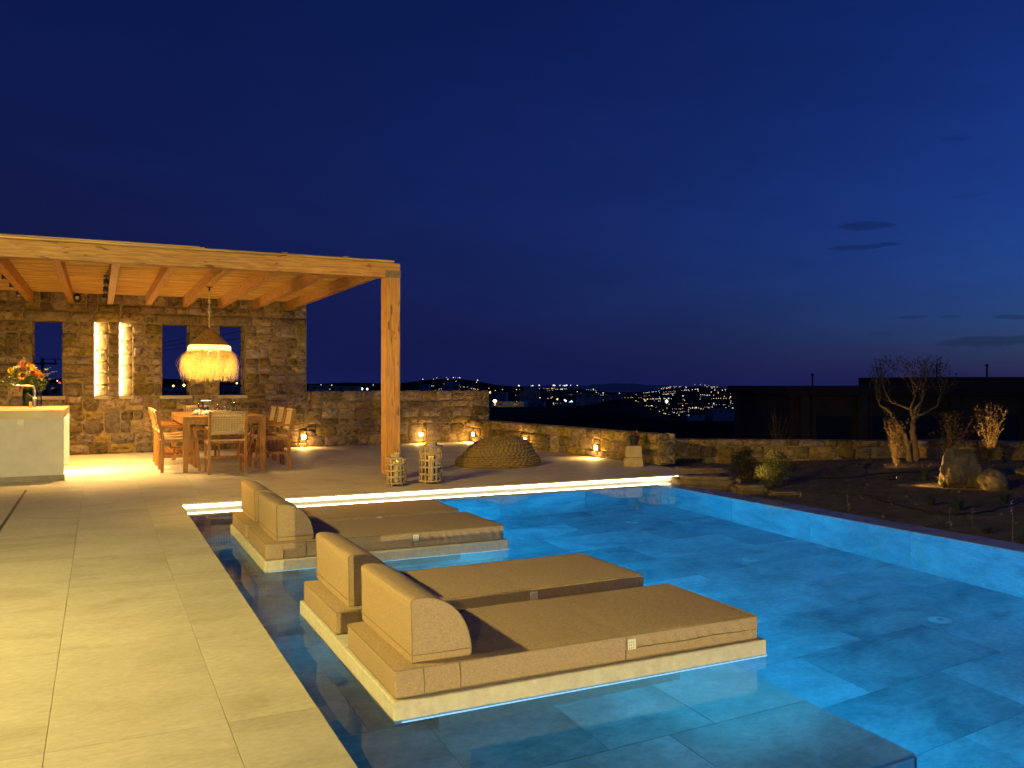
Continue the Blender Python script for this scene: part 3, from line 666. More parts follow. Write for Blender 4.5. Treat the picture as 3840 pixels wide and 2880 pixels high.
for y_, w_ in ((12.97, 'nearest the front beam'), (14.03, 'in the middle'), (15.2, 'nearest the stone wall')):
    spot_light(0.085, y_, 'black spotlight on the third rafter, the one '+w_)
    spot_light(-1.12, y_, 'black spotlight at the left end of the pergola, the one '+w_)
sp = empty('speaker', (-0.335, 16.2, 2.66), 0, 'round black speaker hanging under the reed roof by the stone wall', 'speaker')
t_ = MB().lathe([(0.03,-0.05),(0.06,-0.045),(0.07,-0.01),(0.07,0.02),(0.055,0.05),(0.0,0.05)], 20); o = t_.build('shell', m_black, sp, smooth=True); o.rotation_euler = (R_(-100), 0, 0)
o = MB().lathe([(0.0,0.0),(0.026,0.004),(0.03,0.0)], 16).build('driver', m_steel, sp); o.rotation_euler = (R_(90),0,0); o.location = (0,-0.055,0)
MB().tube([(0,0,0.05),(0,0,0.09)], 0.012, 8).build('mount', m_black, sp)

# ================================================================== BAR COUNTER
CX, CY0, CY1, CZ = -0.40, 12.15, 14.45, 0.884
bar = empty('bar_counter', (CX-0.9, 13.3, 0), 0, 'white bar counter with pale stone top and glowing end panel', 'counter')
MB().rbox(-2.55, CX, CY0, CY1, CZ-0.012, CZ, 0.003, 1).build('counter_top', m_top, bar, True)
MB().box(-2.55, CX-0.001, CY0+0.002, CY1-0.002, CZ-0.095, CZ-0.0125).build('top_edge', m_top, bar, True)
MB().box(-2.55, CX-0.003, CY0+0.001, CY0+0.08, 0.07, CZ-0.0955).build('front_panel', m_white, bar, True)
MB().box(-2.55, CX-0.20, CY0+0.081, CY1-0.05, 0.07, CZ-0.0955).build('body', m_white, bar, True)
MB().box(-2.55, CX+0.008, CY0-0.008, CY0+0.075, 0.0, 0.0695).build('plinth', m_plinth, bar, True)
MB().box(-2.55, CX-0.18, CY0+0.076, CY1-0.04, 0.0, 0.0695).build('plinth', m_white, bar, True)
MB().box(CX-0.21, CX-0.004, CY1-0.05, CY1-0.003, 0.0, CZ-0.0955).build('rear_cheek', m_white, bar, True)
MB().box(CX-0.07, CX-0.05, CY0+0.12, CY1-0.08, CZ-0.108, CZ-0.0965).build('end_light_strip', e_led, bar, True)
lamp('AREA', 'end_light', (CX-0.03, 13.3, CZ-0.115), 44, (1.0,0.66,0.24), None, 0.03, (0.35, 0, -1), size_y=2.0)
lamp('AREA', 'end_panel_light', (CX-0.12, 13.2, 0.45), 52, (1.0,0.64,0.22), None, 0.6, (1, -0.03, -0.12), size_y=0.6)
so_ = empty('wall_socket', (-0.875, CY0, 0.74), 0, 'square white socket plate on the front of the bar counter', 'socket')
MB().rbox(-0.042,0.042,-0.011,-0.0005,-0.042,0.042,0.003,2).build('plate', m_ceram, so_)
MB().lathe([(0.0,0),(0.02,0),(0.021,0.006)], 16).build('cover', m_steel, so_).rotation_euler = (R_(90),0,0); so_.children[-1].location = (0,-0.012,0)
fa = empty('faucet', (-0.82, 13.74, CZ), 0, 'brushed steel L-shaped kitchen tap standing on the bar counter', 'faucet')
MB().tube([(0,0,0),(0,0,0.25),(-0.008,0,0.278),(-0.03,0,0.298),(-0.055,0,0.304),(-0.27,0,0.304)], [0.019,0.016,0.016,0.016,0.016,0.016], 14).build('spout', m_steel, fa, smooth=True, auto=40)
MB().lathe([(0.024,0),(0.024,0.10),(0.018,0.105)], 16, cap0=True).build('base', m_steel, fa, smooth=True, auto=40)
MB().tube([(-0.01,-0.02,0.125),(0.03,-0.02,0.125)], 0.020, 14).tube([(-0.01,-0.02,0.13),(-0.085,-0.03,0.20)], 0.005, 8).build('lever', m_steel, fa, smooth=True, auto=40)
sb = empty('soap_bottle', (-0.868, 13.70, CZ), 0, 'small amber soap block bottle beside the tap', 'bottle')
MB().rbox(-0.018,0.018,-0.014,0.014,0,0.082,0.004,2).build('body', m_soap, sb); MB().tube([(0,0,0.082),(0,0,0.092)],0.008,10).build('cap', m_black, sb)
gb = empty('glass_bottle', (-0.79, 14.2, CZ), 0, 'clear tall glass bottle behind the tap', 'bottle')
MB().lathe([(0.034,0.002),(0.036,0.01),(0.036,0.20),(0.03,0.235),(0.013,0.265),(0.012,0.31)], 20, cap0=True).build('body', m_glass, gb, smooth=True)
MB().lathe([(0.0,0.308),(0.011,0.308),(0.011,0.325),(0.0,0.325)], 12).build('stopper', m_steel, gb)
#==PART4==
# ================================================================== HOUSE FRONT (left of and behind the view) WITH ITS LAMPS AND AN ADDED SPOTLIGHT
vw = MB().box(-3.0, -2.62, -3.6, 9.0, -0.2, 3.4).box(-3.0, -2.62, 9.0, 11.6, 2.3, 3.4).box(-2.619, 0.74, -3.6, -3.2, -0.2, 3.4).build('villa_wall', m_villa); tag(vw, 'brown stone house wall along the left of the pool deck', 'wall')
def sconce(p, face, energy, lb, soft=0.06, colr=GOLD, aim=None):
    r = empty('house_lamp', p, math.atan2(face[1], face[0])+R_(90), lb, 'lamp')
    MB().rbox(-0.05,0.05,-0.03,0.0,-0.09,0.09,0.006,2).build('back_plate', m_black, r)
    MB().lathe([(0.045,-0.08),(0.05,-0.075),(0.05,0.075),(0.045,0.08)], 18, c=(0,-0.085,0)).build('shade', m_black, r, smooth=True, auto=40)
    MB().lathe([(0.0,0.0),(0.03,0.0)], 14, c=(0,-0.085,0.02)).build('lens', e_wall, r)
    q = (p[0]+face[0]*0.16, p[1]+face[1]*0.16, p[2])
    o = lamp('SPOT', 'house_light', q, energy, colr, None, soft, aim, 66, 0.9) if aim else lamp('POINT', 'house_light', q, energy, colr, None, soft)
    o.data.cycles.max_bounces = 2
sconce((-2.60, 4.2, 2.75), (1, 0), 1080, 'black tube lamp high on the house wall beside the pool deck')
sconce((0.30, -3.18, 0.42), (0, 1), 1500, 'black tube lamp low on the house wall at the near end of the deck', 0.0, aim=(1.15, 6.3, -0.3))
sconce((-2.60, -2.8, 2.6), (1, 0), 380, 'black tube lamp high on the house wall behind the pool deck')

fl_ = empty('added_spotlight', (-2.60, 5.6, 2.95), 0, 'added unseen black spotlight on the house wall brightening the pergola post', 'spotlight')  # added lamp outside the view, brightens the pergola post and terrace floor
aim_ = (Vector((4.3, 10.6, 0.1))-Vector((-2.40, 5.6, 2.95))).normalized()
MB().box(-0.02, 0.04, -0.04, 0.04, -0.05, 0.05).tube([(0.03,0,0),(0.12,0,0)], 0.012, 8).build('mount', m_black, fl_)
MB().tube([Vector((0.13,0,0)), Vector((0.13,0,0))+aim_*0.12], [0.04,0.05], 16).build('head', m_black, fl_, smooth=True, auto=40)
lamp('SPOT', 'added_beam', Vector((-2.60, 5.6, 2.95))+Vector((0.13,0,0))+aim_*0.16, 1800, (1.0,0.55,0.07), None, 0.05, aim_, 46, 1.0).data.cycles.max_bounces = 2
# ================================================================== FLOATING BEDS
def plat(y0, y1, lb):
    r = empty('bed_platform', (1.97, (y0+y1)/2, ZS), 0, lb, 'platform', 'rendered platforms standing in the pool')
    MB().rbox(1.03, 2.91, y0, y1, -0.108, -0.0, 0.008, 3).build('slab', m_slab, r, True)
    MB().box(1.33, 2.62, y0+0.3, y1-0.3, ZS+0.002, -0.1085).build('plinth', m_slab, r, True)
    for a, b in (((1.06, y0-0.006), (2.905, y0-0.006)), ((2.916, y0+0.01), (2.916, y1-0.01)), ((1.06, y1+0.006), (2.905, y1+0.006))):
        MB().tube([(a[0], a[1], -0.088), (b[0], b[1], -0.088)], 0.005, 8).build('light_strip', e_edge, r, True)
    for x_, yy, p_ in ((2.80, y0+0.13, 13.0), (2.2, y0+0.14, 1.0), (1.6, y0+0.14, 0.8), (2.80, (y0+y1)/2, 6.0), (2.78, y1-0.14, 6.0), (2.2, y1-0.14, 1.2), (1.6, y1-0.14, 1.2), (1.17, y1-0.12, 1.6)):
        lamp('POINT', 'platform_light', (x_, yy, -0.135), p_*0.9, (0.03, 0.58, 0.95), None, 0.012)
plat(3.17, 4.90, 'cream rendered platform in the pool carrying the nearer pair of beds')
plat(6.05, 7.76, 'cream rendered platform in the pool carrying the farther pair of beds')
def cushion_box(x0, x1, y0, y1, z0, z1, r, puff, seed):
    """upholstered block: rounded, slightly puffed, finely divided"""
    mb = MB(); nx_, ny_, nz_ = 40, 18, 8
    def grid(fn, a, b):
        base_ = len(mb.v)
        for i in range(a+1):
            for j in range(b+1): mb.v.append(fn(i/a, j/b))
        for i in range(a):
            for j in range(b):
                q = base_+i*(b+1)+j; mb.f.append((q, q+b+1, q+b+2, q+1)); mb.mi.append(0)
    def sh(x, y, z):
        p = Vector((x, y, z)); c = Vector((min(max(x, x0+r), x1-r), min(max(y, y0+r), y1-r), min(max(z, z0+r), z1-r))); d = p-c
        if d.length > 1e-9: p = c+d.normalized()*r if sum(abs(t) > 1e-9 for t in d) > 1 else p
        n_ = noise.noise(Vector((p.x*3+seed, p.y*3, p.z*6)))*puff
        u, v = (p.x-x0)/(x1-x0), (p.y-y0)/(y1-y0)
        if p.z > z1-0.006: p.z += puff*0.5*(math.sin(math.pi*u)*math.sin(math.pi*v))**0.5 + n_*0.5 - 0.002*math.exp(-((p.x-(x0+x1)/2-0.15)/0.03)**2)
        if abs(p.y-y0) < 1e-3 or abs(p.y-y1) < 1e-3: p.y += n_*0.7
        if abs(p.y-y0) < 0.006 and p.x > 2.13: p.y += 0.0036*math.sin(p.x*88+p.z*45+2*math.sin(p.x*13))*math.sin(math.pi*min(1, max(0, (p.z-z0)/(z1-z0))))
        if abs(p.x-x0) < 1e-3 or abs(p.x-x1) < 1e-3: p.x += n_*0.7
        return tuple(p)
    def sp_(t, n):                                   # denser near the borders
        return t
    X = lambda t: x0+(x1-x0)*t; Y = lambda t: y0+(y1-y0)*t; Z = lambda t: z0+(z1-z0)*t
    grid(lambda s_, t: sh(X(s_), Y(t), z1), 60, 24); grid(lambda s_, t: sh(X(s_), y0, Z(t)), 150, 12); grid(lambda s_, t: sh(X(1-s_), y1, Z(t)), 60, 10)
    grid(lambda s_, t: sh(x0, Y(1-s_), Z(t)), 24, 10); grid(lambda s_, t: sh(x1, Y(s_), Z(t)), 24, 10); grid(lambda s_, t: sh(X(s_), Y(1-t), z0), 10, 6)
    return mb
def loop_tube(mb, x0, x1, y0, y1, z, r, rc=0.012):
    pts = []
    for cx_, cy_, a0 in ((x1-rc, y1-rc, 0), (x0+rc, y1-rc, 90), (x0+rc, y0+rc, 180), (x1-rc, y0+rc, 270)):
        for k in range(4): a = R_(a0+30*k); pts.append((cx_+rc*math.cos(a), cy_+rc*math.sin(a), z))
    pts.append(pts[0]); mb.tube(pts, r, 6, False); return mb
def bed(y0, y1, lbm, lbc, seed, bottom=0.001):
    r = empty('mattress', (1.96, (y0+y1)/2, 0.0), 0, lbm, 'mattress', 'tan mattresses on the pool platforms')
    x0, x1, zt = 1.045, 2.875, 0.116
    cushion_box(x0, x1, y0, y1, bottom, zt, 0.010, 0.010, seed).build('cover', m_fab, r, True, smooth=True)
    loop_tube(MB(), x0, x1, y0, y1, zt-0.004, 0.0028).build('piping', m_pipe, r, True, smooth=True)
    loop_tube(MB(), x0+.001, x1-.001, y0+.001, y1-.001, bottom+0.006, 0.0026).build('piping', m_pipe, r, True, smooth=True)
    sm = MB()                                         # zip and seams on the foot half
    rz = random.Random(seed)
    pts = [(x, y0-0.0022-0.0012*math.sin(x*60), bottom+0.052+0.002*math.sin(x*17+seed)) for x in [2.13+0.02*i for i in range(37)]]+[(x1+0.002, y0+0.01, bottom+0.052)]+[(x1+0.0025, y0+0.03+0.03*i, bottom+0.052) for i in range(int((y1-y0)/0.03)-1)]
    sm.tube(pts, 0.0024, 5, False); sm.tube([(2.115, y0-0.0018, bottom+0.008), (2.117, y0-0.002, zt-0.006)], 0.0018, 5)
    sm.build('zip_seam', m_pipe, r, True, smooth=True)
    for x in (1.165, 1.32):
        bnd = MB().tube([(x, y0-0.0022, bottom+0.008), (x+0.002, y0-0.0026, 0.06), (x-0.004, y0-0.0015, zt-0.003), (x-0.004, y0+0.03, zt+0.0022)], 0.0022, 6)
        bnd.build('strap', m_pipe, r, True, smooth=True)
    tg = MB().box(2.122, 2.165, y0-0.0065, y0-0.0045, 0.052, 0.098).build('label_tag', m_tagm, r, True)
    ink = MB()
    for k in range(3):
        for q in range(3):
            xx = 2.129+0.011*q+rz.uniform(-.001,.001); zz = 0.087-0.012*k
            ink.box(xx, xx+rz.uniform(0.004,0.007), y0-0.0073, y0-0.0068, zz-0.005, zz-0.0035); ink.box(xx, xx+0.0013, y0-0.0074, y0-0.0069, zz-0.007, zz+0.001)
    ink.build('tag_print', m_ink, tg, True)
    r.rotation_euler.z = R_((-0.25, 0.3, -0.2, 0.25)[seed-1])
    c = empty('back_cushion', (1.25, (y0+y1)/2+0.02, zt), 0, lbc, 'cushion', 'tan backrest cushions on the pool beds')
    cx0, ya, yb, zb, H_ = 1.122, y0+0.045, y1+0.03, zt+0.004, 0.258
    prof = []                                        # (x, z) outline, quarter-round
    W_ = 0.262
    for k in range(5): prof.append((0.006-0.012*k/4*0.3, H_*k/5))
    prof += [(0.0, H_*0.93), (0.004, H_*0.975), (0.014, H_*0.995), (0.03, H_)]
    for k in range(1, 19):
        a = math.pi/2*(1-k/18); prof.append((0.03+(W_-0.03)*math.cos(a)**0.92, H_*max(0, math.sin(a))**0.9))
    prof[-1] = (W_, 0.012); prof.append((W_-0.006, 0.0))
    mb = MB(); n_ = len(prof); m2 = 22
    for j in range(m2+1):
        t = j/m2; yy = ya+(yb-ya)*t
        for px_, pz in prof:
            nn = noise.noise(Vector((px_*8+seed, yy*4, pz*8)))*0.004
            mb.v.append((cx0+px_+nn+0.006*math.sin(math.pi*t)*(-1 if px_ < 0.02 else 1), yy, zb+pz+nn*0.6))
    for j in range(m2):
        for i in range(n_): a = j*n_+i; b = j*n_+(i+1) % n_; mb.f.append((a, a+n_, b+n_, b)); mb.mi.append(0)
    for j, yy, sg in ((0, ya, 1), (m2, yb, -1)):
        base_ = len(mb.v); mb.v.append((cx0+0.1, yy-sg*0.006, zb+H_*0.4))
        for i in range(n_):
            a = j*n_+i; b = j*n_+(i+1) % n_; mb.f.append((a, b, base_) if sg > 0 else (b, a, base_)); mb.mi.append(0)
    mb.build('cover', m_fab, c, True, smooth=True, auto=42)
    pp = MB()
    for yy in (ya-0.001, yb+0.001): pp.tube([(cx0+px_, yy, zb+pz) for px_, pz in prof]+[(cx0+prof[0][0], yy, zb)], 0.0026, 6, False)
    pp.tube([(cx0-0.002, yy, zb+0.035) for yy in (ya, yb)], 0.002, 5)
    pp.tube([(cx0+0.004, ya-0.0035, zb+0.032), (cx0+0.12, ya-0.005, zb+0.03), (cx0+W_-0.008, ya-0.003, zb+0.03)], 0.0016, 5)
    pp.build('piping', m_pipe, c, True, smooth=True)
bed(3.195, 3.925, 'tan mattress nearest the camera on the nearer platform', 'tan quarter-round backrest nearest the camera', 1)
bed(4.15, 4.865, 'tan mattress on the far side of the nearer platform', 'tan quarter-round backrest on the far side of the nearer platform', 2)
bed(6.075, 6.84, 'tan mattress on the near side of the farther platform', 'tan quarter-round backrest with bluish side on the farther platform', 3)
bed(7.01, 7.735, 'tan mattress on the farther platform, next to the light strip', 'tan quarter-round backrest farthest from the camera', 4)

# ================================================================== DINING TABLE AND CHAIRS
TX0, TX1, TY0, TY1, TZ = 1.025, 2.12, 12.35, 14.48, 0.768
tb = empty('dining_table', ((TX0+TX1)/2, (TY0+TY1)/2, 0), 0, 'rectangular teak dining table laid with glasses under the straw lamp', 'table')
for k in range(6):
    w_ = (TX1-TX0-0.0)/6; MB().rbox(TX0+w_*k+0.001, TX0+w_*(k+1)-0.001, TY0, TY1, TZ-0.03, TZ, 0.003, 1).build('top_plank', m_teak, tb, True)
for a in (MB().box(TX0+0.004, TX0+0.03, TY0+0.08, TY1-0.08, TZ-0.105, TZ-0.031), MB().box(TX1-0.03, TX1-0.004, TY0+0.08, TY1-0.08, TZ-0.105, TZ-0.031),
          MB().box(TX0+0.08, TX1-0.08, TY0+0.004, TY0+0.03, TZ-0.105, TZ-0.031), MB().box(TX0+0.08, TX1-0.08, TY1-0.03, TY1-0.004, TZ-0.105, TZ-0.031)): a.build('apron', m_teak, tb, True)
for x, y, sx, sy in ((TX0, TY0, 1, 1), (TX1, TY0, -1, 1), (TX0, TY1, 1, -1), (TX1, TY1, -1, -1)):
    mb = MB()
    t0, t1 = 0.085, 0.062                           # tapered leg
    vv = []
    for z, w_ in ((0.002, t1), (TZ-0.0315, t0)):
        ox = x+sx*0.002; oy = y+sy*0.002
        vv += [(ox, oy, z), (ox+sx*w_, oy, z), (ox+sx*w_, oy+sy*w_, z), (ox, oy+sy*w_, z)]
    f = [(3,2,1,0),(4,5,6,7),(0,1,5,4),(1,2,6,5),(2,3,7,6),(3,0,4,7)]
    if sx*sy < 0: f = [q[::-1] for q in f]
    mb.add(vv, f); mb.build('leg', m_teak, tb, True)
def make_chair():
    r = empty('dining_chair', (0, 0, 0)); hw = 0.235
    for s in (-1, 1):
        o = MB()
        o.bar((s*hw, -0.215, 0.0), (s*hw, -0.20, 0.44), 0.032, 0.042, (0,1,0)).bar((s*hw, -0.20, 0.435), (s*hw, -0.285, 0.85), 0.03, 0.042, (0,1,0)); o.build('rear_leg', m_teak, r)
        MB().bar((s*hw, 0.27, 0.0), (s*hw, 0.225, 0.44), 0.032, 0.04, (0,1,0)).bar((s*hw, 0.225, 0.438), (s*hw, 0.20, 0.61), 0.03, 0.036, (0,1,0)).build('front_leg', m_teak, r)
        MB().rbox(s*hw-0.024, s*hw+0.024, -0.25, 0.26, 0.607, 0.63, 0.006, 2).build('armrest', m_teak, r)
        MB().box(s*hw-0.012, s*hw+0.012, -0.195, 0.225, 0.20, 0.235).build('side_stretcher', m_teak, r)
        MB().bar((s*hw, -0.20, 0.425), (s*hw, 0.22, 0.445), 0.03, 0.045).build('seat_rail', m_teak, r)
    MB().box(-hw, hw, -0.02, 0.0, 0.205, 0.23).build('cross_stretcher', m_teak, r); MB().box(-hw, hw, 0.03, 0.05, 0.205, 0.23).build('cross_stretcher', m_teak, r)
    MB().tube([(-hw, -0.19, 0.43), (hw, -0.19, 0.43)], 0.018, 8).build('seat_bar', m_teak, r, smooth=True); MB().tube([(-hw, 0.23, 0.445), (hw, 0.23, 0.445)], 0.02, 8).build('seat_bar', m_teak, r, smooth=True)
    MB().tube([(-hw, -0.226, 0.555), (hw, -0.226, 0.555)], 0.02, 8).build('back_bar', m_rope, r, smooth=True); MB().tube([(-hw, -0.281, 0.832), (hw, -0.281, 0.832)], 0.021, 8).build('back_bar', m_rope, r, smooth=True)
    w = MB(); nn = 13
    for i in range(nn):                               # woven back
        x = -0.205+0.41*i/(nn-1)
        w.bar((x, -0.227+0.004*(i % 2), 0.555), (x, -0.279+0.004*(i % 2), 0.832), 0.0165, 0.006, (0,1,0))
    for j in range(9):
        t = (j+0.6)/9.2; z = 0.565+0.26*t; y = -0.228-0.052*t
        w.bar((-0.225, y+0.002*(j % 2), z), (0.225, y+0.002*(j % 2), z), 0.006, 0.0125, (0,0,1))
    w.build('woven_back', m_rope, r)
    w = MB()
    for i in range(16):
        x = -0.21+0.42*i/15; w.tube([(x, -0.2, 0.452), (x, 0.0, 0.432), (x, 0.24, 0.466)], 0.013, 5)
    for j in range(14):
        y = -0.18+0.40*j/13; z = 0.447-0.012*math.sin(math.pi*(j/13)); w.bar((-0.222, y, z+0.004), (0.222, y, z+0.004), 0.011, 0.024, (0,0,1))
    w.build('woven_seat', m_rope, r)
    return r
ch0 = make_chair(); first = True
def chair(x, y, rz, lb):
    global first
    o = ch0 if first else copy_tree(ch0); first = False
    o.location = (x, y, 0); o.rotation_euler = (0, 0, rz); tag(o, lb, 'chair', 'woven teak armchairs round the dining table')
chair(1.555, 12.185, 0.0, 'woven teak armchair at the near end of the table, back towards the pool')
for k, (y, w_) in enumerate(((12.76, 'nearest the pool'), (13.4, 'in the middle'), (14.05, 'nearest the stone wall'))):
    chair(0.985, y, R_(-90), 'woven teak armchair on the left side of the table, '+w_)
    chair(2.27, y, R_(90), 'woven teak armchair on the right side of the table, '+w_)
chair(1.50, 14.66, R_(180), 'woven teak armchair at the far end of the table, against the stone wall')
# --- things on the table
def wine_glass(x, y, lb):
    r = empty('wine_glass', (x, y, TZ), 0, lb, 'glass', 'wine glasses on the dining table')
    MB().lathe([(0.032,0.001),(0.03,0.003),(0.006,0.006),(0.004,0.02),(0.004,0.075),(0.012,0.085),(0.034,0.105),(0.041,0.13),(0.036,0.175),(0.031,0.195)], 20).build('bowl', m_glass, r, smooth=True)
    MB().lathe([(0.0,0.09),(0.012,0.0885),(0.032,0.108),(0.036,0.118),(0.0,0.118)], 20).build('wine', m_wine, r, smooth=True, auto=40)
wine_glass(1.30, 12.82, 'wine glass with rose wine on the left of the table beside the napkins'); wine_glass(1.91, 14.08, 'wine glass with rose wine on the right of the table by the tumblers')
tl = empty('table_lamp', (1.48, 13.84, TZ), 0, 'small metal table lamp with lit disc shade on the table', 'lamp')
MB().lathe([(0.042,0.0),(0.042,0.09),(0.036,0.1),(0.008,0.105),(0.006,0.17)], 18, cap0=True).build('stem', m_black, tl, smooth=True, auto=40)
MB().lathe([(0.0,0.215),(0.03,0.212),(0.075,0.19),(0.076,0.187)], 24).build('shade', m_steel, tl, smooth=True)
MB().lathe([(0.0,0.186),(0.073,0.186)], 24).build('diffuser', e_tl, tl)
lamp('SPOT', 'table_glow', (1.48, 13.84, TZ+0.18), 12, WARM, None, 0.05, (0,0,-1), 160, 0.5)
for k, (x, y) in enumerate(((1.77,14.26),(1.83,14.23),(1.88,14.2),(1.98,14.16))):
    r = empty('tumbler', (x, y, TZ+(0.012 if k else 0.001)), 0, 'ribbed glass tumbler '+('left of the tray by the oil bottle','at the left end of the black tray','in the middle of the black tray','at the right end of the black tray')[k], 'glass', 'ribbed tumblers on the table')
    MB().lathe([(0.024,0.0)]+[(0.027+0.0015*math.sin(q*2.5), 0.005+0.0075*q) for q in range(10)], 18, cap0=True).build('cup', m_frost, r, smooth=True)
    MB().lathe([(0.0265,0.071),(0.0285,0.074),(0.0265,0.076)], 18).build('rim', m_glass, r, smooth=True)
tr_ = MB().lathe([(0.0,0.004),(0.13,0.004),(0.135,0.010),(0.137,0.010),(0.136,0.002),(0.13,0.001)], 28).build('tray', m_black, None, loc=None); tr_.location = (1.90, 14.19, TZ); tag(tr_, 'round black serving tray under the tumblers', 'tray')
ob = empty('oil_bottle', (1.70, 14.25, TZ), 0, 'small corked olive oil bottle beside the tumblers', 'bottle')
MB().lathe([(0.026,0.0),(0.027,0.008),(0.026,0.06),(0.012,0.085),(0.011,0.115)], 16, cap0=True).build('glass', m_glass, ob, smooth=True); MB().lathe([(0.0,0.003),(0.023,0.003),(0.023,0.05),(0.0,0.05)], 16).build('oil', m_oil, ob)
MB().lathe([(0.011,0.112),(0.011,0.135),(0.0,0.136)], 12).build('cork', m_bread, ob)
pt = MB().lathe([(0.0,0.006),(0.09,0.006),(0.12,0.026),(0.124,0.026),(0.10,0.0),(0.0,0.0)], 28).build('platter', m_ceram, None, smooth=True, auto=50); pt.location = (1.53, 13.62, TZ+0.0005); pt.scale = (1.25, 0.8, 1.3); tag(pt, 'oval white serving platter in the middle of the table', 'platter')
for k, (x, y) in enumerate(((1.245,12.90),(1.39,12.84))):
    r = empty('plate', (x, y, TZ), 0, ('white side plate with folded napkin left of the wine glass','white side plate right of the wine glass, by the near chair')[k], 'plate')
    MB().lathe([(0.0,0.004),(0.05,0.004),(0.075,0.016),(0.077,0.016),(0.055,0.0),(0.0,0.0)], 24).build('dish', m_ceram, r, smooth=True, auto=50)
    MB().lathe([(0.03,0.012),(0.045,0.03),(0.043,0.042),(0.02,0.046),(0.0,0.046)], 18, cap0=True).build('bowl', m_ceram, r, smooth=True)
def crumple(name, p, w_, h_, seed, mat, lb, cat):
    mb = MB(); rg = random.Random(seed)
    n_ = 14
    for i in range(n_+1):
        for j in range(n_+1):
            u, v = i/n_-.5, j/n_-.5; e = max(0, 1-(2*abs(u))**2.5)*max(0, 1-(2*abs(v))**2.5)
            mb.v.append((u*w_, v*w_*0.8, h_*e*(0.55+0.75*noise.noise(Vector((u*5+seed, v*5, seed))))+0.004))
    for i in range(n_):
        for j in range(n_): a = i*(n_+1)+j; mb.f.append((a, a+n_+1, a+n_+2, a+1)); mb.mi.append(0)
    o = mb.build(name, mat, None, smooth=True); o.location = p; tag(o, lb, cat); return o
crumple('napkin', (1.32, 13.38, TZ+0.002), 0.16, 0.085, 3, m_napk, 'crumpled white linen napkin behind the left wine glass', 'napkin')
crumple('napkin', (1.43, 13.22, TZ+0.002), 0.14, 0.07, 9, m_napk, 'crumpled white linen napkin left of the sliced bread', 'napkin')
bd = empty('sliced_bread', (1.58, 13.36, TZ), 0, 'row of dark bread slices on a board behind the near chair', 'bread')
MB().rbox(-0.13,0.13,-0.06,0.06,0.001,0.014,0.004,1).build('board', m_teak, bd)
for k in range(7):
    x = -0.10+0.033*k; MB().add([(x,-0.045,0.015),(x+0.035,-0.045,0.05),(x+0.035,0.045,0.05),(x,0.045,0.015),(x+0.012,-0.045,0.015),(x+0.047,-0.045,0.05),(x+0.047,0.045,0.05),(x+0.012,0.045,0.015)],[(0,1,2,3),(7,6,5,4),(0,4,5,1),(1,5,6,2),(2,6,7,3),(3,7,4,0)]).build('slice', m_bread, bd)
kf = MB().bar((1.10,12.70,TZ+0.004),(1.20,12.80,TZ+0.004),0.012,0.004).bar((1.20,12.80,TZ+0.004),(1.27,12.87,TZ+0.004),0.018,0.003).build('knife', m_steel, None); tag(kf, 'dinner knife lying at the near left corner of the table', 'knife')

# ================================================================== PENDANT LAMP
PXc, PYc = 1.40, 12.67
pd = empty('pendant_lamp', (PXc, PYc, 2.585), 0, 'straw fringed pendant lamp with woven cone hanging over the table', 'lamp')
def Lp(z): return z-2.585
MB().rbox(-0.05,0.05,-0.02,0.02,Lp(2.574),Lp(2.5845),0.003,1).tube([(0,0,Lp(2.575)),(0,0,Lp(2.53))],0.012,10).build('canopy', m_black, pd)
rp_ = random.Random(8)
pts = [(0.004*math.sin(k*1.3), 0.004*math.cos(k*1.7), Lp(2.535-0.0175*k)) for k in range(31)]
MB().tube(pts, [0.009+0.0015*(k % 2) for k in range(31)], 8).build('rope', m_rope, pd, smooth=True)
for z in (2.379, 2.232): MB().lathe([(0.008,-0.03),(0.018,-0.018),(0.021,0.0),(0.017,0.02),(0.008,0.03)], 10, c=(0,0,Lp(z))).build('knot', m_rope, pd, smooth=True)
MB().tube([(0,0,Lp(2.58)),(-0.03,0.0,Lp(2.62)),(-0.04,-0.05,Lp(2.70)),(-0.03,-0.05,Lp(2.745))],0.004,6).build('cable', m_oldwood, pd)
prof = []
for k in range(33):                                   # coiled seagrass cone: ridges of rope
    t = k/32; r0 = 0.018+0.255*t**0.78; prof.append((r0+0.0055*math.sin(t*math.pi*18), Lp(1.995-0.24*t)))
MB().lathe(prof, 44).build('woven_cone', m_shade, pd, smooth=True)
MB().lathe([(0.272,Lp(1.757)),(0.285,Lp(1.74)),(0.29,Lp(1.70)),(0.287,Lp(1.675))], 44).build('lining_band', m_band, pd, smooth=True)
fr_ = MB(); rg = random.Random(4)
for k in range(900):
    a = rg.uniform(0, 2*math.pi); ca, sa = math.cos(a), math.sin(a); L_ = rg.uniform(0.28, 0.44)*(1.0 if rg.random() > .1 else 0.75); out = rg.uniform(0.045, 0.12)
    r0 = rg.uniform(0.276, 0.294); z0 = rg.uniform(1.655, 1.70); curl = rg.uniform(-0.10, 0.10); tw_ = rg.uniform(-0.5, 0.5)
    if rg.random() < 0.03: out *= 1.7
    w_ = rg.uniform(0.0018, 0.0045); P_ = []
    for q in range(6):
        t = q/5; r = r0+out*math.sin(t*math.pi*0.86) - curl*t*t*0.6; aa = a+tw_*t*t*0.9
        P_.append((r*math.cos(aa), r*math.sin(aa), Lp(z0-L_*(t**1.15))))
    base_ = len(fr_.v)
    for q, p in enumerate(P_):
        ww = w_*(1-0.7*q/5); fr_.v += [(p[0]-sa*ww, p[1]+ca*ww, p[2]), (p[0]+sa*ww, p[1]-ca*ww, p[2])]
    for q in range(5): b_ = base_+2*q; fr_.f.append((b_, b_+1, b_+3, b_+2)); fr_.mi.append(0)
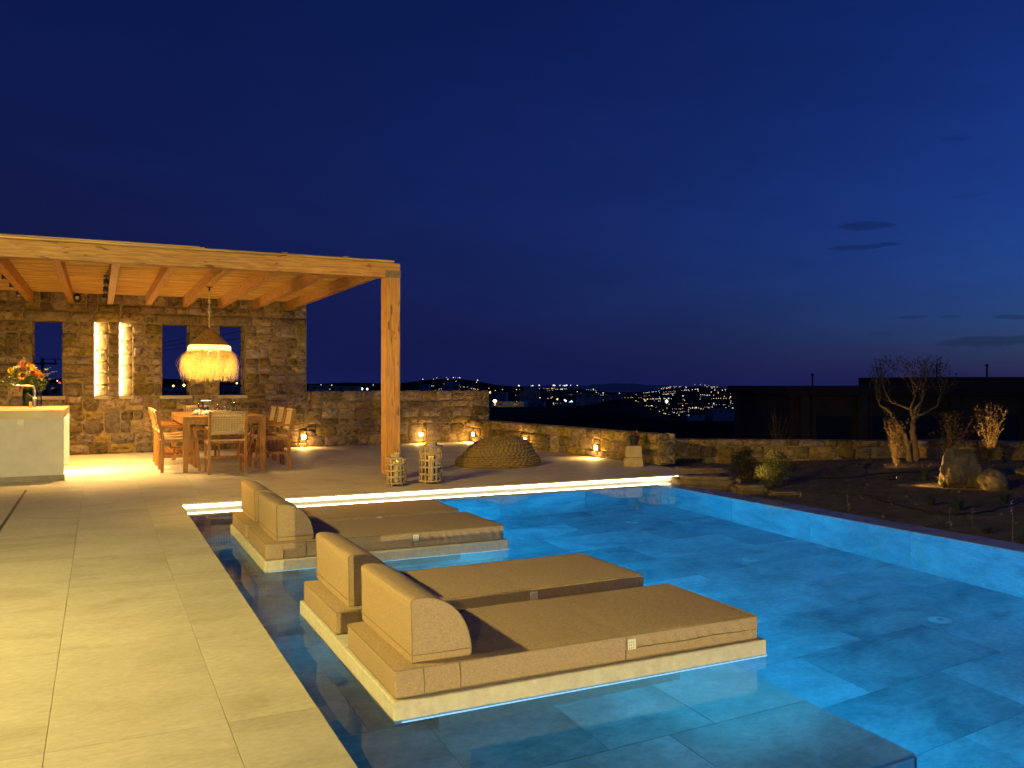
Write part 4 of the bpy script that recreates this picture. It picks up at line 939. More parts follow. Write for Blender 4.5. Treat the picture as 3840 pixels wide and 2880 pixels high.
o = fr_.build('straw_fringe', m_straw, pd); tag(o, kind='stuff')
MB().lathe([(0.0,-0.05),(0.03,-0.035),(0.038,0.0),(0.025,0.035),(0.014,0.06)], 16, c=(0,0,Lp(1.66))).build('bulb', e_bulb, pd, smooth=True)
MB().tube([(0,0,Lp(1.72)),(0,0,Lp(1.99))],0.015,8).build('holder', m_black, pd)
lamp('POINT', 'pendant_light', (PXc, PYc, 1.58), 64, (1.0,0.66,0.18), None, 0.05)

# ================================================================== LANTERNS
def lantern(x, y, R0, H_, rings, lb, lbc, ch):
    r = empty('lantern', (x, y, 0), 0, lb, 'lantern', 'whitewashed bamboo lanterns by the pool')
    for k in range(4): a = R_(35+90*k); MB().tube([(math.cos(a)*R0*0.72, math.sin(a)*R0*0.72, 0.0), (math.cos(a)*R0*0.72, math.sin(a)*R0*0.72, 0.026)], 0.016, 10).build('foot', m_lant, r)
    MB().lathe([(0.0,0.026),(R0*1.08,0.026),(R0*1.09,0.034),(R0*1.05,0.044),(0.0,0.044)], 32).build('base', m_lant, r, smooth=True, auto=40)
    zt = H_
    MB().lathe([(R0*0.55,zt),(R0*1.06,zt),(R0*1.08,zt+0.008),(R0*1.04,zt+0.018),(R0*0.55,zt+0.02),(R0*0.55,zt)], 32).build('top_ring', m_lant, r, smooth=True, auto=40)
    MB().lathe([(R0*0.53,zt+0.02),(R0*0.55,zt+0.02),(R0*0.55,zt+0.065),(R0*0.53,zt+0.065),(R0*0.53,zt+0.02)], 28).build('collar', m_lant, r, smooth=True, auto=40)
    hp = [(math.cos(math.pi*k/12)*R0*0.36, 0, zt+0.06+0.125*math.sin(math.pi*k/12)**0.8) for k in range(13)]
    mb = MB()
    for q in range(12): mb.bar(hp[q], hp[q+1], 0.028, 0.005, (0,0.0,1) if abs(hp[q][0]) < R0*0.3 else (1,0,0.01))
    o = mb.build('handle', m_lant, r); o.rotation_euler = (0,0,R_(-25))
    n_ = 13
    for k in range(n_):
        a = 2*math.pi*k/n_; ca, sa = math.cos(a), math.sin(a); rr_ = R0*(0.985 if k % 2 else 1.01)
        vv = []
        for z in (0.044, zt):
            for dr, dt in ((-0.002,-0.011),(0.002,-0.011),(0.002,0.011),(-0.002,0.011)): vv.append(((rr_+dr)*ca-dt*sa, (rr_+dr)*sa+dt*ca, z))
        MB().add(vv, [(3,2,1,0),(4,5,6,7),(0,1,5,4),(1,2,6,5),(2,3,7,6),(3,0,4,7)]).build('upright_strip', m_lant, r)
    for j in range(rings):
        z = 0.044+(zt-0.044)*(j+0.9)/(rings+0.75)
        MB().lathe([(R0*0.985,z-0.011),(R0*1.02,z-0.011),(R0*1.02,z+0.011),(R0*0.985,z+0.011),(R0*0.985,z-0.011)], 32).build('hoop', m_lant, r, smooth=True, auto=40)
    MB().lathe([(0.07,0.046),(0.07,zt*0.75)], 20).build('glass_tube', m_glass, r, smooth=True)
    c = empty('candle', (x, y, 0.0445), 0, lbc, 'candle', 'pillar candles in the lanterns')
    MB().lathe([(0.034,0.0),(0.034,ch),(0.028,ch+0.003),(0.0,ch-0.006)], 20, cap0=True).build('wax', m_wax, c, smooth=True, auto=40)
    MB().lathe([(0.0,ch-0.004),(0.007,ch+0.006),(0.0085,ch+0.014),(0.005,ch+0.027),(0.0,ch+0.042)], 10).build('flame', e_flame, c, smooth=True)
    MB().tube([(0,0,ch-0.006),(0,0,ch+0.006)],0.0012,5).build('wick', m_black, c)
    lamp('POINT', 'candle_light', (x, y, 0.0445+ch+0.03), 1.0, (1.0,0.62,0.12), None, 0.012)
lantern(3.21, 9.80, 0.118, 0.325, 3, 'shorter bamboo lantern with lit candle in front of the pergola post', 'lit pillar candle inside the shorter lantern', 0.24)
lantern(3.67, 9.85, 0.138, 0.445, 4, 'taller bamboo lantern with lit candle to the right of the post', 'lit pillar candle inside the taller lantern', 0.28)
#==PART5==
# ================================================================== POUF
pf = empty('pouf', (5.36, 11.52, 0), 0, 'large brown knitted floor pouf in front of the low wall', 'pouf')
mb = MB(); NT, NP = 300, 84
for j in range(NP+1):
    t = j/NP
    for i in range(NT):
        a = 2*math.pi*i/NT; ca, sa = math.cos(a), math.sin(a)
        # side rises steeply, then a soft sagging top whose crown lies off centre
        if t < 0.5:
            s_ = t/0.5; rad = 1.0+0.04*math.sin(s_*math.pi)-0.16*s_**2.2; z = 0.185*s_
        else:
            s_ = (t-0.5)/0.5; rad = 0.84*math.cos(s_*math.pi/2)**0.85; z = 0.185+0.235*math.sin(s_*math.pi/2)**1.15
        cxo = 0.10*max(0, t-0.3); z *= 1.0-0.20*max(0, -ca)*min(1, t*1.6)*(1-t*0.6)
        rows_ = t*13.0; fr = rows_-math.floor(rows_); row = math.floor(rows_)
        ridge = math.sin(fr*math.pi)**0.7
        st_ = math.sin(a*44+(1 if row % 2 else -1)*fr*2.6+row*1.1)
        d_ = 0.022*ridge+0.016*st_*ridge*(0.25+0.75*rad)
        if t < 0.004 or t > 0.99: d_ *= 0.3
        rr_ = 0.60*rad+d_*(1.0 if t < 0.55 else 0.45); rx = rr_*1.02; ry = rr_*0.86
        mb.v.append((rx*ca+cxo, ry*sa, max(0.0, z*1.0+d_*(0.9 if t > 0.45 else 0.15)+0.014*math.sin(3*a+1)*t)))
for j in range(NP):
    for i in range(NT): a = j*NT+i; b = j*NT+(i+1) % NT; mb.f.append((a, b, b+NT, a+NT)); mb.mi.append(0)
mb.f.append(tuple(NP*NT+i for i in range(NT))); mb.mi.append(0)
mb.build('knitted_cover', m_pouf, pf, smooth=True)

# ================================================================== PEDESTAL AND FLOWER POT
pe = empty('stone_pedestal', (7.085, 10.50, 0), R_(-32), 'two stacked pale stone blocks under the flower pot', 'pedestal')
for z0, z1, w0, w1 in ((0.0, 0.132, 0.155, 0.145), (0.137, 0.304, 0.14, 0.122)):
    bmx = bmesh.new(); bmesh.ops.create_cube(bmx, size=1)
    for v in bmx.verts:
        w_ = w0 if v.co.z < 0 else w1; v.co = Vector((v.co.x*2*w_*0.9, v.co.y*2*w_*0.8, z0+(v.co.z+0.5)*(z1-z0)))
    bmesh.ops.bevel(bmx, geom=bmx.edges[:], offset=0.012, segments=2, affect='EDGES')
    bmesh.ops.subdivide_edges(bmx, edges=[e for e in bmx.edges if e.calc_length() > 0.08], cuts=3, use_grid_fill=True)
    for v in bmx.verts: v.co += noise.noise_vector(v.co*11+Vector((z0*9,0,0)))*0.006
    MB().bm(bmx).build('block', m_ped, pe, smooth=True, auto=40)
po = empty('flower_pot', (7.09, 10.50, 0.306), 0, 'black plastic pot with red and white blooms on the stone blocks', 'flower pot')
MB().lathe([(0.055,0.0),(0.078,0.105),(0.088,0.108),(0.09,0.132),(0.084,0.132),(0.074,0.112)], 24, cap0=True).build('pot', m_black, po, smooth=True, auto=40)
MB().lathe([(0.0,0.116),(0.078,0.112)], 20).build('potting_soil', m_soil, po)
rg = random.Random(12)
def leaf_quad(mb, p, d, w_, L_, up=(0,0,1), bend=0.25):
    p = Vector(p); d = Vector(d).normalized(); s_ = d.cross(Vector(up))
    if s_.length < 1e-4: s_ = d.cross(Vector((1,0.2,0)))
    s_.normalize(); n_ = s_.cross(d)
    a = p; b = p+d*L_*0.45+s_*w_/2+n_*bend*L_*0.2; c = p+d*L_-n_*bend*L_*0.3; e = p+d*L_*0.45-s_*w_/2+n_*bend*L_*0.2
    mb.add([a,b,c,e], [(0,1,2,3)])
for mat_, n_, nm in ((m_shrub, 26, 'leaves'), (m_coral, 16, 'bloom'), (m_crim, 10, 'bloom'), (m_wht, 12, 'bloom')):
    mb = MB()
    off = {'leaves': (0,0)}.get(nm, (rg.uniform(-.05,.05), rg.uniform(-.02,.02)))
    if mat_ is m_wht: off = (0.035, 0.0)
    for _ in range(n_):
        a = rg.uniform(0, 6.28); el = rg.uniform(0.2, 1.3); leaf_quad(mb, (off[0]+rg.uniform(-.03,.03), off[1]+rg.uniform(-.03,.03), 0.125+rg.uniform(0,.045)), (math.cos(a)*math.cos(el), math.sin(a)*math.cos(el), math.sin(el)), 0.028, rg.uniform(.04,.085))
    mb.build(nm, mat_, po)

# ================================================================== STONE BLOCKS AT THE POOL CORNER
def rock(name, c, size, seed, mat, lb, cat, group=None, rz=0.0, rough=0.09, sub=4, squash=None, boxy=False):
    bmx = bmesh.new()
    if boxy:
        bmesh.ops.create_cube(bmx, size=1.6); bmesh.ops.bevel(bmx, geom=bmx.edges[:], offset=0.18, segments=2, affect='EDGES')
        bmesh.ops.subdivide_edges(bmx, edges=bmx.edges[:], cuts=4, use_grid_fill=True)
    else: bmesh.ops.create_icosphere(bmx, subdivisions=sub, radius=1)
    sv = Vector((seed*3.1, seed*1.7, seed)); rk = random.Random(seed*13)
    cuts_ = [(Vector((rk.gauss(0,1), rk.gauss(0,1), rk.gauss(0.2,0.8))).normalized(), rk.uniform(0.62, 0.9)) for _ in range(16)] if not boxy else []
    for v in bmx.verts:
        
        for cn_, cd_ in cuts_:
            e_ = v.co.dot(cn_)-cd_
            if e_ > 0: v.co -= cn_*e_*0.92
        n_ = v.co.normalized(); d_ = noise.fractal(v.co*1.1+sv, 0.9, 2.1, 4)*rough*2.2 + noise.noise(v.co*5+sv)*rough*0.5
        v.co = v.co+n_*d_
        if not boxy: k_ = 1-0.28*max(0, v.co.z); v.co.x *= k_; v.co.y *= k_
        v.co = Vector((v.co.x*size[0], v.co.y*size[1], v.co.z*size[2]))
        if v.co.z < -size[2]*0.75: v.co.z = -size[2]*0.75
    o = MB().bm(bmx).build(name, mat, None, smooth=True); o.location = c; o.rotation_euler = (0, 0, rz); tag(o, lb, cat, group); return o
rock('stone_block', (7.22, 9.02, -0.14), (0.50, 0.34, 0.18), 3, m_boul, 'rough golden stone block closing the end of the pool light strip', 'stone', 'rough stone blocks at the pool corner', R_(-20), 0.05, boxy=True)
rock('stone_block', (7.40, 8.38, -0.18), (0.26, 0.22, 0.16), 4, m_boul, 'lower stone block beside the dark pool edge', 'stone', 'rough stone blocks at the pool corner', R_(-28), 0.06, boxy=True)
rock('stone_block', (7.72, 9.78, -0.06), (0.50, 0.30, 0.10), 5, m_boul, 'flat stone slab behind the golden stone block', 'stone', 'rough stone blocks at the pool corner', R_(-10), 0.05, boxy=True)
rock('stone_block', (7.62, 8.02, -0.17), (0.24, 0.16, 0.08), 6, m_boul, 'lowest stone block by the round shrub', 'stone', 'rough stone blocks at the pool corner', R_(-30), 0.06, boxy=True)
MB().box(7.0, 8.6, 9.2, 11.7, -0.4, -0.05).build('garden_step_base', m_soil); tag(bpy.data.objects['garden_step_base'], kind='structure')

# ================================================================== GARDEN
rock('boulder', (9.70, 7.18, 0.10), (0.29, 0.27, 0.36), 8, m_boul, 'large pale boulder lit from the left below the olive tree', 'boulder', 'garden boulders', 0.4, 0.07, 5)
rock('boulder', (9.78, 6.78, 0.03), (0.23, 0.21, 0.19), 9, m_boul, 'smaller shaded boulder right of the large pale boulder', 'boulder', 'garden boulders', 1.2, 0.07, 5)
rock('boulder', (11.1, 6.95, 0.08), (0.42, 0.3, 0.14), 10, m_boul, 'flat boulder at the right edge by the lit gravel', 'boulder', 'garden boulders', 0.2, 0.10)
# olive tree
ot = empty('olive_tree', (11.163, 8.978, 0.03), 0, 'small sparse olive tree with forked trunk in the garden', 'tree')
rg = random.Random(21); trunk = MB(); leaves = MB(); twigs = MB(); tips = []
SR = Vector((RT[0], RT[1], 0)); SF = Vector((FW[0], FW[1], 0)); TW = 0.86
def pt(r, u, f=0.0): return SR*r*TW+SF*f+Vector((0,0,u))
def limb(pts, r0, r1, mb):
    n_ = len(pts); mb.tube(pts, [r0+(r1-r0)*k/(n_-1) for k in range(n_)], 9)
def smooth_path(a, n_=5, wob=0.02):
    out = []
    for (p, q) in zip(a[:-1], a[1:]):
        for k in range(n_): out.append(p.lerp(q, k/n_)+Vector((rg.uniform(-wob,wob), rg.uniform(-wob,wob), rg.uniform(-wob,wob)*0.4)))
    out.append(a[-1]); return out
T1 = [pt(0.02,-0.06), pt(0.0,0.2), pt(-0.03,0.45), pt(0.0,0.62,0.02)]
T2 = [pt(-0.08,-0.06,-0.02), pt(-0.12,0.2,-0.03), pt(-0.20,0.42,-0.03), pt(-0.34,0.58,-0.02)]
limb(smooth_path(T1, 5, 0.012), 0.066, 0.036, trunk); limb(smooth_path(T2, 5, 0.012), 0.048, 0.026, trunk)
LB = [([pt(-0.34,0.58,-0.02), pt(-0.46,0.78), pt(-0.60,0.86,0.05), pt(-0.64,1.02,0.05)], 0.045, 0.02),
      ([pt(0.0,0.62,0.02), pt(-0.08,0.80), pt(-0.24,0.86,0.06), pt(-0.36,0.9,0.1)], 0.04, 0.018),
      ([pt(0.0,0.62,0.02), pt(0.03,0.82), pt(0.10,0.92,-0.05), pt(0.14,1.1,-0.05)], 0.048, 0.02),
      ([pt(0.0,0.62,0.02), pt(0.10,0.70,0.05), pt(0.26,0.76,0.02), pt(0.42,0.85,0.02), pt(0.48,1.02)], 0.04, 0.018),
      ([pt(0.05,0.7), pt(0.18,0.88,0.12), pt(0.17,1.1,0.16)], 0.03, 0.016), ([pt(-0.08,0.8), pt(-0.04,1.0,-0.08), pt(-0.10,1.2,-0.1)], 0.028, 0.014)]
for p_, a, b in LB:
    limb(smooth_path(p_, 5, 0.016), a*0.6, b*0.55, trunk); tips.append((p_[-1], b, (p_[-1]-p_[-2]).normalized())); tips.append((p_[-2], b, (p_[-1]-p_[-2]).normalized()))
def sprout(p, d, r, depth):
    n_ = rg.choice([2,2,3]) if depth < 2 else 2
    for _ in range(n_):
        dd = (d*0.7+Vector((rg.uniform(-.9,.9), rg.uniform(-.9,.9), rg.uniform(-0.15,1.0)))).normalized(); L_ = rg.uniform(0.12,0.26)*(0.85**depth)
        q = p+dd*L_*0.5+Vector((0,0,rg.uniform(-.01,.02))); e = p+dd*L_+Vector((rg.uniform(-.02,.02),rg.uniform(-.02,.02),0.02))
        if math.hypot(e.dot(SR), e.dot(SF)) > 0.66 or e.z > 1.62: continue
        twigs.tube([p, q, e], [r, r*0.8, r*0.6], 5)
        if depth < (3 if rg.random() < 0.45 else 2): sprout(e, dd, r*0.6, depth+1)
        if depth >= 1:
            for _k in range(7 if depth < 3 else 9):
                t = rg.random(); b_ = p.lerp(e, t); ld = (dd*0.5+Vector((rg.uniform(-1,1), rg.uniform(-1,1), rg.uniform(-.4,.9)))).normalized(); leaf_quad(leaves, b_, ld, 0.009, rg.uniform(.03,.06))
for p_, r_, d_ in tips: sprout(Vector(p_), d_, r_*0.42, 0)
trunk.build('trunk', m_bark, ot, smooth=True); twigs.build('branches', m_bark, ot, smooth=True); o = leaves.build('crown', m_olive, ot); 
def upright_shrub(x, y, h_, w_, n_, mat_, lb, seed, lsz=0.062):
    rg = random.Random(seed); z0 = soil_z(x, y)-0.01; r = empty('shrub', (x, y, z0), 0, lb, 'shrub', 'shrubs in the garden'); st_ = MB(); lv = MB()
    for _ in range(n_):
        a = rg.uniform(0, 6.28); lean = rg.uniform(0.02, 1)*w_; H_ = h_*rg.uniform(0.55, 1.0); P_ = []
        for k in range(7):
            t = k/6; P_.append(Vector((math.cos(a)*lean*t**1.4+rg.uniform(-.01,.01), math.sin(a)*lean*t**1.4+rg.uniform(-.01,.01), H_*t)))
        st_.tube(P_, [0.006*(1-0.7*k/6) for k in range(7)], 5, False)
        for k in range(int(34*H_/0.8)):
            t = rg.uniform(0.08, 1.0); q = P_[min(5, int(t*6))].lerp(P_[min(6, int(t*6)+1)], t*6 % 1); b_ = rg.uniform(0, 6.28); el = rg.uniform(0.1, 1.1)
            leaf_quad(lv, q, (math.cos(b_)*math.cos(el), math.sin(b_)*math.cos(el), math.sin(el)), lsz*0.33, lsz*rg.uniform(.7,1.3))
    st_.build('stems', m_bark, r, smooth=True); lv.build('foliage', mat_, r)
upright_shrub(10.36, 8.64, 0.80, 0.20, 30, m_rust, 'upright brown-green shrub lit from below left of the olive tree', 31)
upright_shrub(12.15, 8.45, 0.92, 0.26, 34, m_rust, 'tall upright shrub lit yellow from below, right of the olive tree', 32)
upright_shrub(11.33, 8.48, 0.80, 0.32, 24, m_rust, 'dim open shrub between the olive tree and the large boulder', 33)
upright_shrub(12.98, 7.70, 0.90, 0.2, 16, m_rust, 'tall upright shrub cut by the right edge of the picture', 34)
upright_shrub(10.3, 10.95, 0.85, 0.28, 12, m_olive, 'thin dark grasses rising behind the garden wall left of the tree', 35, 0.04)
def round_shrub(x, y, rx, rz_, n_, mat_, lb, seed, lsz):
    rg = random.Random(seed); z0 = soil_z(x, y)-0.01; r = empty('shrub', (x, y, z0), 0, lb, 'shrub', 'shrubs in the garden'); lv = MB(); st_ = MB()
    lob = [(rg.uniform(-.4,.4)*rx, rg.uniform(-.4,.4)*rx, rg.uniform(.25,.8)*rz_, rg.uniform(.35,.6)*rx) for _ in range(11)]
    for c in lob: st_.tube([(0,0,0), (c[0]*0.5, c[1]*0.5, c[2]*0.6), c[:3]], [0.008,0.006,0.003], 5)
    for _ in range(n_):
        c = rg.choice(lob); v = Vector((rg.gauss(0,1), rg.gauss(0,1), rg.gauss(0,1))).normalized()*c[3]*rg.uniform(.45,1.05); p = Vector(c[:3])+v
        if p.z < 0.01: continue
        d_ = (v.normalized()+Vector((rg.uniform(-.5,.5), rg.uniform(-.5,.5), rg.uniform(0,.9)))); leaf_quad(lv, p, d_, lsz*0.3, lsz*rg.uniform(.6,1.3))
    st_.build('stems', m_bark, r, smooth=True); lv.build('foliage', mat_, r)
round_shrub(7.95, 8.55, 0.24, 0.56, 2600, m_shrub, 'bushy green shrub lit from below beside the stone blocks', 41, 0.045)
round_shrub(7.90, 9.05, 0.26, 0.50, 1800, m_olive, 'dark bushy shrub behind the lit green shrub', 42, 0.045)
def tuft(x, y, h_, w_, n_, mat_, lb, seed, grp='grass tufts in the garden', bw=0.007):
    rg = random.Random(seed); z0 = soil_z(x, y)-0.005; mb = MB()
    for _ in range(n_):
        a = rg.uniform(0, 6.28); ca, sa = math.cos(a), math.sin(a); H_ = h_*rg.uniform(.5,1); s_ = w_*rg.uniform(.2,1); b0 = rg.uniform(0,.03); w2 = bw*rg.uniform(.6,1); bb = len(mb.v)
        for k in range(5):
            t = k/4; r = b0+s_*t**1.7; z = H_*(t-0.28*t*t*t*(s_/w_)); ww = w2*(1-0.92*t); mb.v += [(ca*r-sa*ww, sa*r+ca*ww, z), (ca*r+sa*ww, sa*r-ca*ww, z)]
        for k in range(4): q = bb+2*k; mb.f.append((q, q+1, q+3, q+2)); mb.mi.append(0)
    o = mb.build('grass_tuft', mat_, None); o.location = (x, y, z0); tag(o, lb, 'grass tuft', grp)
tuft(9.72, 7.66, 0.30, 0.20, 60, m_grass, 'bright green strappy tuft lit beside the left of the large boulder', 51)
tuft(9.48, 7.20, 0.24, 0.20, 50, m_grass, 'strappy green tuft in front of the large boulder', 52)
tuft(8.24, 6.42, 0.20, 0.13, 140, m_lav, 'dark grey-green tuft left of the pair below the boulder', 53, bw=0.003)
tuft(8.20, 6.05, 0.24, 0.15, 160, m_lav, 'dark grey-green tuft below the smaller boulder', 54, bw=0.003)
tuft(8.95, 6.05, 0.22, 0.15, 150, m_lav, 'dark grey-green tuft furthest right in the garden', 55, bw=0.003)
tuft(7.35, 5.15, 0.13, 0.13, 120, m_lav, 'small low tuft close to the dark pool edge', 56, bw=0.003)
tuft(6.98, 4.55, 0.22, 0.10, 70, m_lav, 'tuft at the right edge under the mauve flower', 57, bw=0.004)
tuft(9.6, 8.95, 0.18, 0.16, 140, m_lav, 'dark tuft near the left garden spotlight', 58, bw=0.003)
tuft(9.1, 9.4, 0.2, 0.17, 140, m_lav, 'dark tuft in shade between the lit shrub and the garden spotlight', 59, bw=0.003)
tuft(11.0, 7.25, 0.2, 0.22, 60, m_grass, 'yellow-lit grass tuft at the far right by the flat boulder', 60)
def stalk(x, y, h_, mat_, lb, seed, pos=0.6):
    rg = random.Random(seed); z0 = soil_z(x, y); r = empty('flower_stalk', (x, y, z0), 0, lb, 'flower', 'thin flower stalks along the pool edge')
    P_ = [Vector((0.02*math.sin(k*.7+seed)*k/6, 0.02*k/6, h_*k/6)) for k in range(7)]; MB().tube(P_, [0.0025]*7, 5).build('stem', m_stem, r)
    mb = MB(); c = P_[-1]*pos
    for k in range(16):
        a = rg.uniform(0,6.28); el = rg.uniform(-.5,1.2); leaf_quad(mb, c+Vector((0,0,rg.uniform(-.03,.03)*h_/.2)), (math.cos(a)*math.cos(el), math.sin(a)*math.cos(el), math.sin(el)), 0.014, 0.028)
    mb.build('bloom', mat_, r)
stalk(7.40, 7.48, 0.14, m_pink, 'pale pink flower nearest the lit shrub', 1, 0.55); stalk(7.03, 6.44, 0.26, m_pink, 'pale pink flower on a tall stalk in the middle of the pool edge', 2, 0.42)
stalk(7.13, 5.34, 0.22, m_pink, 'pale pink flower on a brown stalk left of the small low tuft', 3, 0.3); stalk(7.32, 5.25, 0.20, m_mauve, 'faint mauve flower above the small low tuft', 4, 0.95)
stalk(6.95, 4.62, 0.34, m_mauve, 'mauve flower head on a tall stalk at the right edge', 5, 0.97)
def spike(x, y, aim, e, lb, sp_=70, h_=0.10):
    z0 = soil_z(x, y); r = empty('garden_spotlight', (x, y, z0), 0, lb, 'spotlight', 'black spike spotlights in the garden'); d_ = Vector(aim).normalized()
    MB().tube([(0,0,-0.06),(0,0,h_*0.6)], [0.003,0.008], 8).build('spike', m_black, r)
    c = Vector((0,0,h_)); MB().tube([c-d_*0.045, c+d_*0.05], [0.026,0.03], 14).build('head', m_black, r, smooth=True, auto=40)
    MB().tube([c+d_*0.0502, c+d_*0.0515], 0.024, 14).build('lens', e_spot, r)
    lamp('SPOT', 'garden_beam', (x+d_.x*0.07, y+d_.y*0.07, z0+h_+d_.z*0.07), e, AMBER, None, 0.02, d_, sp_, 0.6)
spike(9.72, 8.60, (0.8,0.05,0.34), 75, 'left garden spotlight shining at the shrub beside the olive trunk')
spike(9.10, 7.66, (0.60,-0.48,0.10), 46, 'middle garden spotlight shining at the large boulder')
spike(11.75, 7.95, (0.42,0.52,0.55), 85, 'garden spotlight hidden behind the boulders shining up the tall shrub')
spike(10.75, 6.62, (0.6,0.6,0.02), 16, 'garden spotlight behind the smaller boulder lighting gravel at the right edge')
spike(7.45, 8.57, (0.5,0.0,0.36), 30, 'garden spotlight at the foot of the bushy green shrub', 80, 0.07)
hs = MB()
P_ = [(7.75,8.15),(8.1,7.7),(8.3,7.3),(8.05,6.9),(7.9,6.3),(8.0,5.9),(8.4,5.8),(9.2,6.0),(10.4,6.2)]
Q_ = []
for a, b in zip(P_[:-1], P_[1:]):
    for k in range(6): x = a[0]+(b[0]-a[0])*k/6+0.03*math.sin(k*2+a[0]*5); y = a[1]+(b[1]-a[1])*k/6+0.03*math.cos(k*1.5+a[1]*3); Q_.append((x, y, soil_z(x, y)+0.012))
hs = MB().tube(Q_, 0.010, 7).build('drip_hose', m_black, None, smooth=True); tag(hs, 'black irrigation hose winding in front of the grey tufts', 'hose')
Q_ = [(8.6+0.14*k, 8.75-0.05*k+0.05*math.sin(k), 0) for k in range(16)]; Q_ = [(x, y, soil_z(x, y)+0.012) for x, y, z in Q_]
hs = MB().tube(Q_, 0.010, 7).build('drip_hose', m_black, None, smooth=True); tag(hs, 'black irrigation hose lying below the left garden spotlight', 'hose')

# ================================================================== BOUQUET
vs_ = empty('flower_vase', (-0.94, 14.24, CZ), 0, 'green glass cylinder vase on the bar counter behind the tap', 'vase')
MB().lathe([(0.058,0.0),(0.062,0.01),(0.064,0.26),(0.060,0.26),(0.058,0.015),(0.0,0.012)], 24, cap0=True).build('glass', m_green, vs_, smooth=True, auto=40)
bq = empty('bouquet', (-0.94, 14.24, CZ+0.02), 0, 'mixed bouquet with a big sunflower and eucalyptus in the vase', 'bouquet')
rg = random.Random(77); st_ = MB()
def fl(r, f, z): return SR*r+SF*f+Vector((0,0,z))
def head(kind, pos, rad, mat_):
    n_ = (pos-Vector((0,0,0.1))).normalized(); n_ = (n_*0.5-SF*0.9).normalized(); a_ = n_.cross(Vector((0,0,1))).normalized(); b_ = n_.cross(a_); mb = MB()
    st_.tube([Vector((rg.uniform(-.03,.03), rg.uniform(-.03,.03), 0.0)), Vector((pos.x*0.25, pos.y*0.25, 0.22)), pos-n_*0.01], [0.004,0.004,0.003], 5)
    if kind == 'sun':
        for lay, (k0, rr_) in enumerate(((18, 1.0), (16, 0.85))):
            for k in range(k0):
                t = 2*math.pi*(k+0.5*lay)/k0+rg.uniform(-.08,.08); d_ = a_*math.cos(t)+b_*math.sin(t); leaf_quad(mb, pos+d_*rad*0.38+n_*0.004*lay, d_+n_*0.18, rad*0.30, rad*0.66*rr_, n_)
        o = mb.build('sunflower', mat_, bq); c = MB().tube([pos-n_*0.004, pos+n_*0.012, pos+n_*0.016], [rad*0.46, rad*0.42, rad*0.25], 18).build('seed_head', m_seed, o)
    elif kind == 'pom':
        for _ in range(70):
            v = Vector((rg.gauss(0,1), rg.gauss(0,1), rg.gauss(0,1))).normalized(); leaf_quad(mb, pos+v*rad*0.55, v, rad*0.4, rad*0.5)
        mb.build('pompon', mat_, bq)
    else:
        for _ in range(40):
            t = rg.uniform(0, 6.28); e_ = rg.uniform(0.0,1.2); d_ = (a_*math.cos(t)+b_*math.sin(t))*math.cos(e_)+n_*math.sin(e_); leaf_quad(mb, pos+d_*rad*0.15, d_, rad*0.45, rad*rg.uniform(.7,1.05), n_)
        mb.build('bloom', mat_, bq)
head('sun', fl(-0.01,-0.10,0.43), 0.078, m_sunf)
for r_, z_, ra, mt in ((-0.18,0.50,0.055,m_yel),(-0.12,0.53,0.04,m_wht),(-0.085,0.56,0.045,m_lime),(-0.02,0.57,0.05,m_coral),(-0.01,0.53,0.045,m_coral),(0.10,0.55,0.045,m_yel),(0.14,0.52,0.05,m_yel),(0.155,0.46,0.06,m_crim),(0.20,0.47,0.05,m_sunf),(0.19,0.42,0.055,m_sunf),(0.05,0.58,0.04,m_sunf),(-0.04,0.62,0.04,m_coral),(-0.21,0.47,0.04,m_yel)):
    head('bloom', fl(r_, rg.uniform(-.1,.02), z_), ra, mt)
for r_, z_ in ((0.055,0.50),(0.085,0.475),(0.045,0.465),(0.075,0.445),(0.095,0.50)): head('pom', fl(r_, -0.10, z_), 0.02, m_wht)
tp = MB()
for k in range(26): a = rg.uniform(0,6.28); leaf_quad(tp, fl(-0.05,0,0.60)+Vector((rg.uniform(-.012,.012), rg.uniform(-.012,.012), rg.uniform(0,.09))), (math.cos(a), math.sin(a), 1.2), 0.014, 0.03)
tp.build('green_spike', m_lime, bq)
for tip in (fl(-0.40,0.0,0.36), fl(-0.34,-.05,0.30), fl(-0.26,0.03,0.42), fl(0.40,0.0,0.49), fl(0.34,-.04,0.54), fl(0.36,0,0.38), fl(0.30,-.05,0.30), fl(0.24,0,0.22), fl(0.28,.03,0.44), fl(-0.2,-0.08,0.36), fl(0.12,-0.1,0.34), fl(-0.1,-0.1,0.33), fl(0.18,-0.08,0.28)):
    P_ = [Vector((0,0,0.22)), Vector((tip.x*0.5, tip.y*0.5, 0.22+(tip.z-0.22)*0.75)), tip]; st_.tube(P_, [0.003,0.0025,0.0015], 5); mb = MB()
    for k in range(26):
        t = rg.uniform(0.3, 1); q = P_[0].lerp(P_[1], t*2) if t < .5 else P_[1].lerp(P_[2], t*2-1); leaf_quad(mb, q, (rg.uniform(-1,1), rg.uniform(-1,1), rg.uniform(-.7,.9)), 0.022, rg.uniform(.025,.045))
    mb.build('eucalyptus_sprig', m_euca, bq)
fil = MB()
for _ in range(260):
    v = Vector((rg.gauss(0,.10), rg.gauss(0,.08), 0)); leaf_quad(fil, Vector((v.x, v.y, 0.27+rg.uniform(0,.20)-abs(v.x)*0.3)), (rg.uniform(-1,1), rg.uniform(-1,1), rg.uniform(-.4,1)), 0.03, 0.07)
fil.build('foliage', m_stem, bq); st_.build('stems', m_stem, bq)

# ================================================================== NEIGHBOURING HOUSE, FAR HOUSES, TOWN
nb = empty('neighbour_house', (*at(3500, 32), -3.0), -TH, 'dark unlit flat-roofed house beyond the garden wall', 'house')
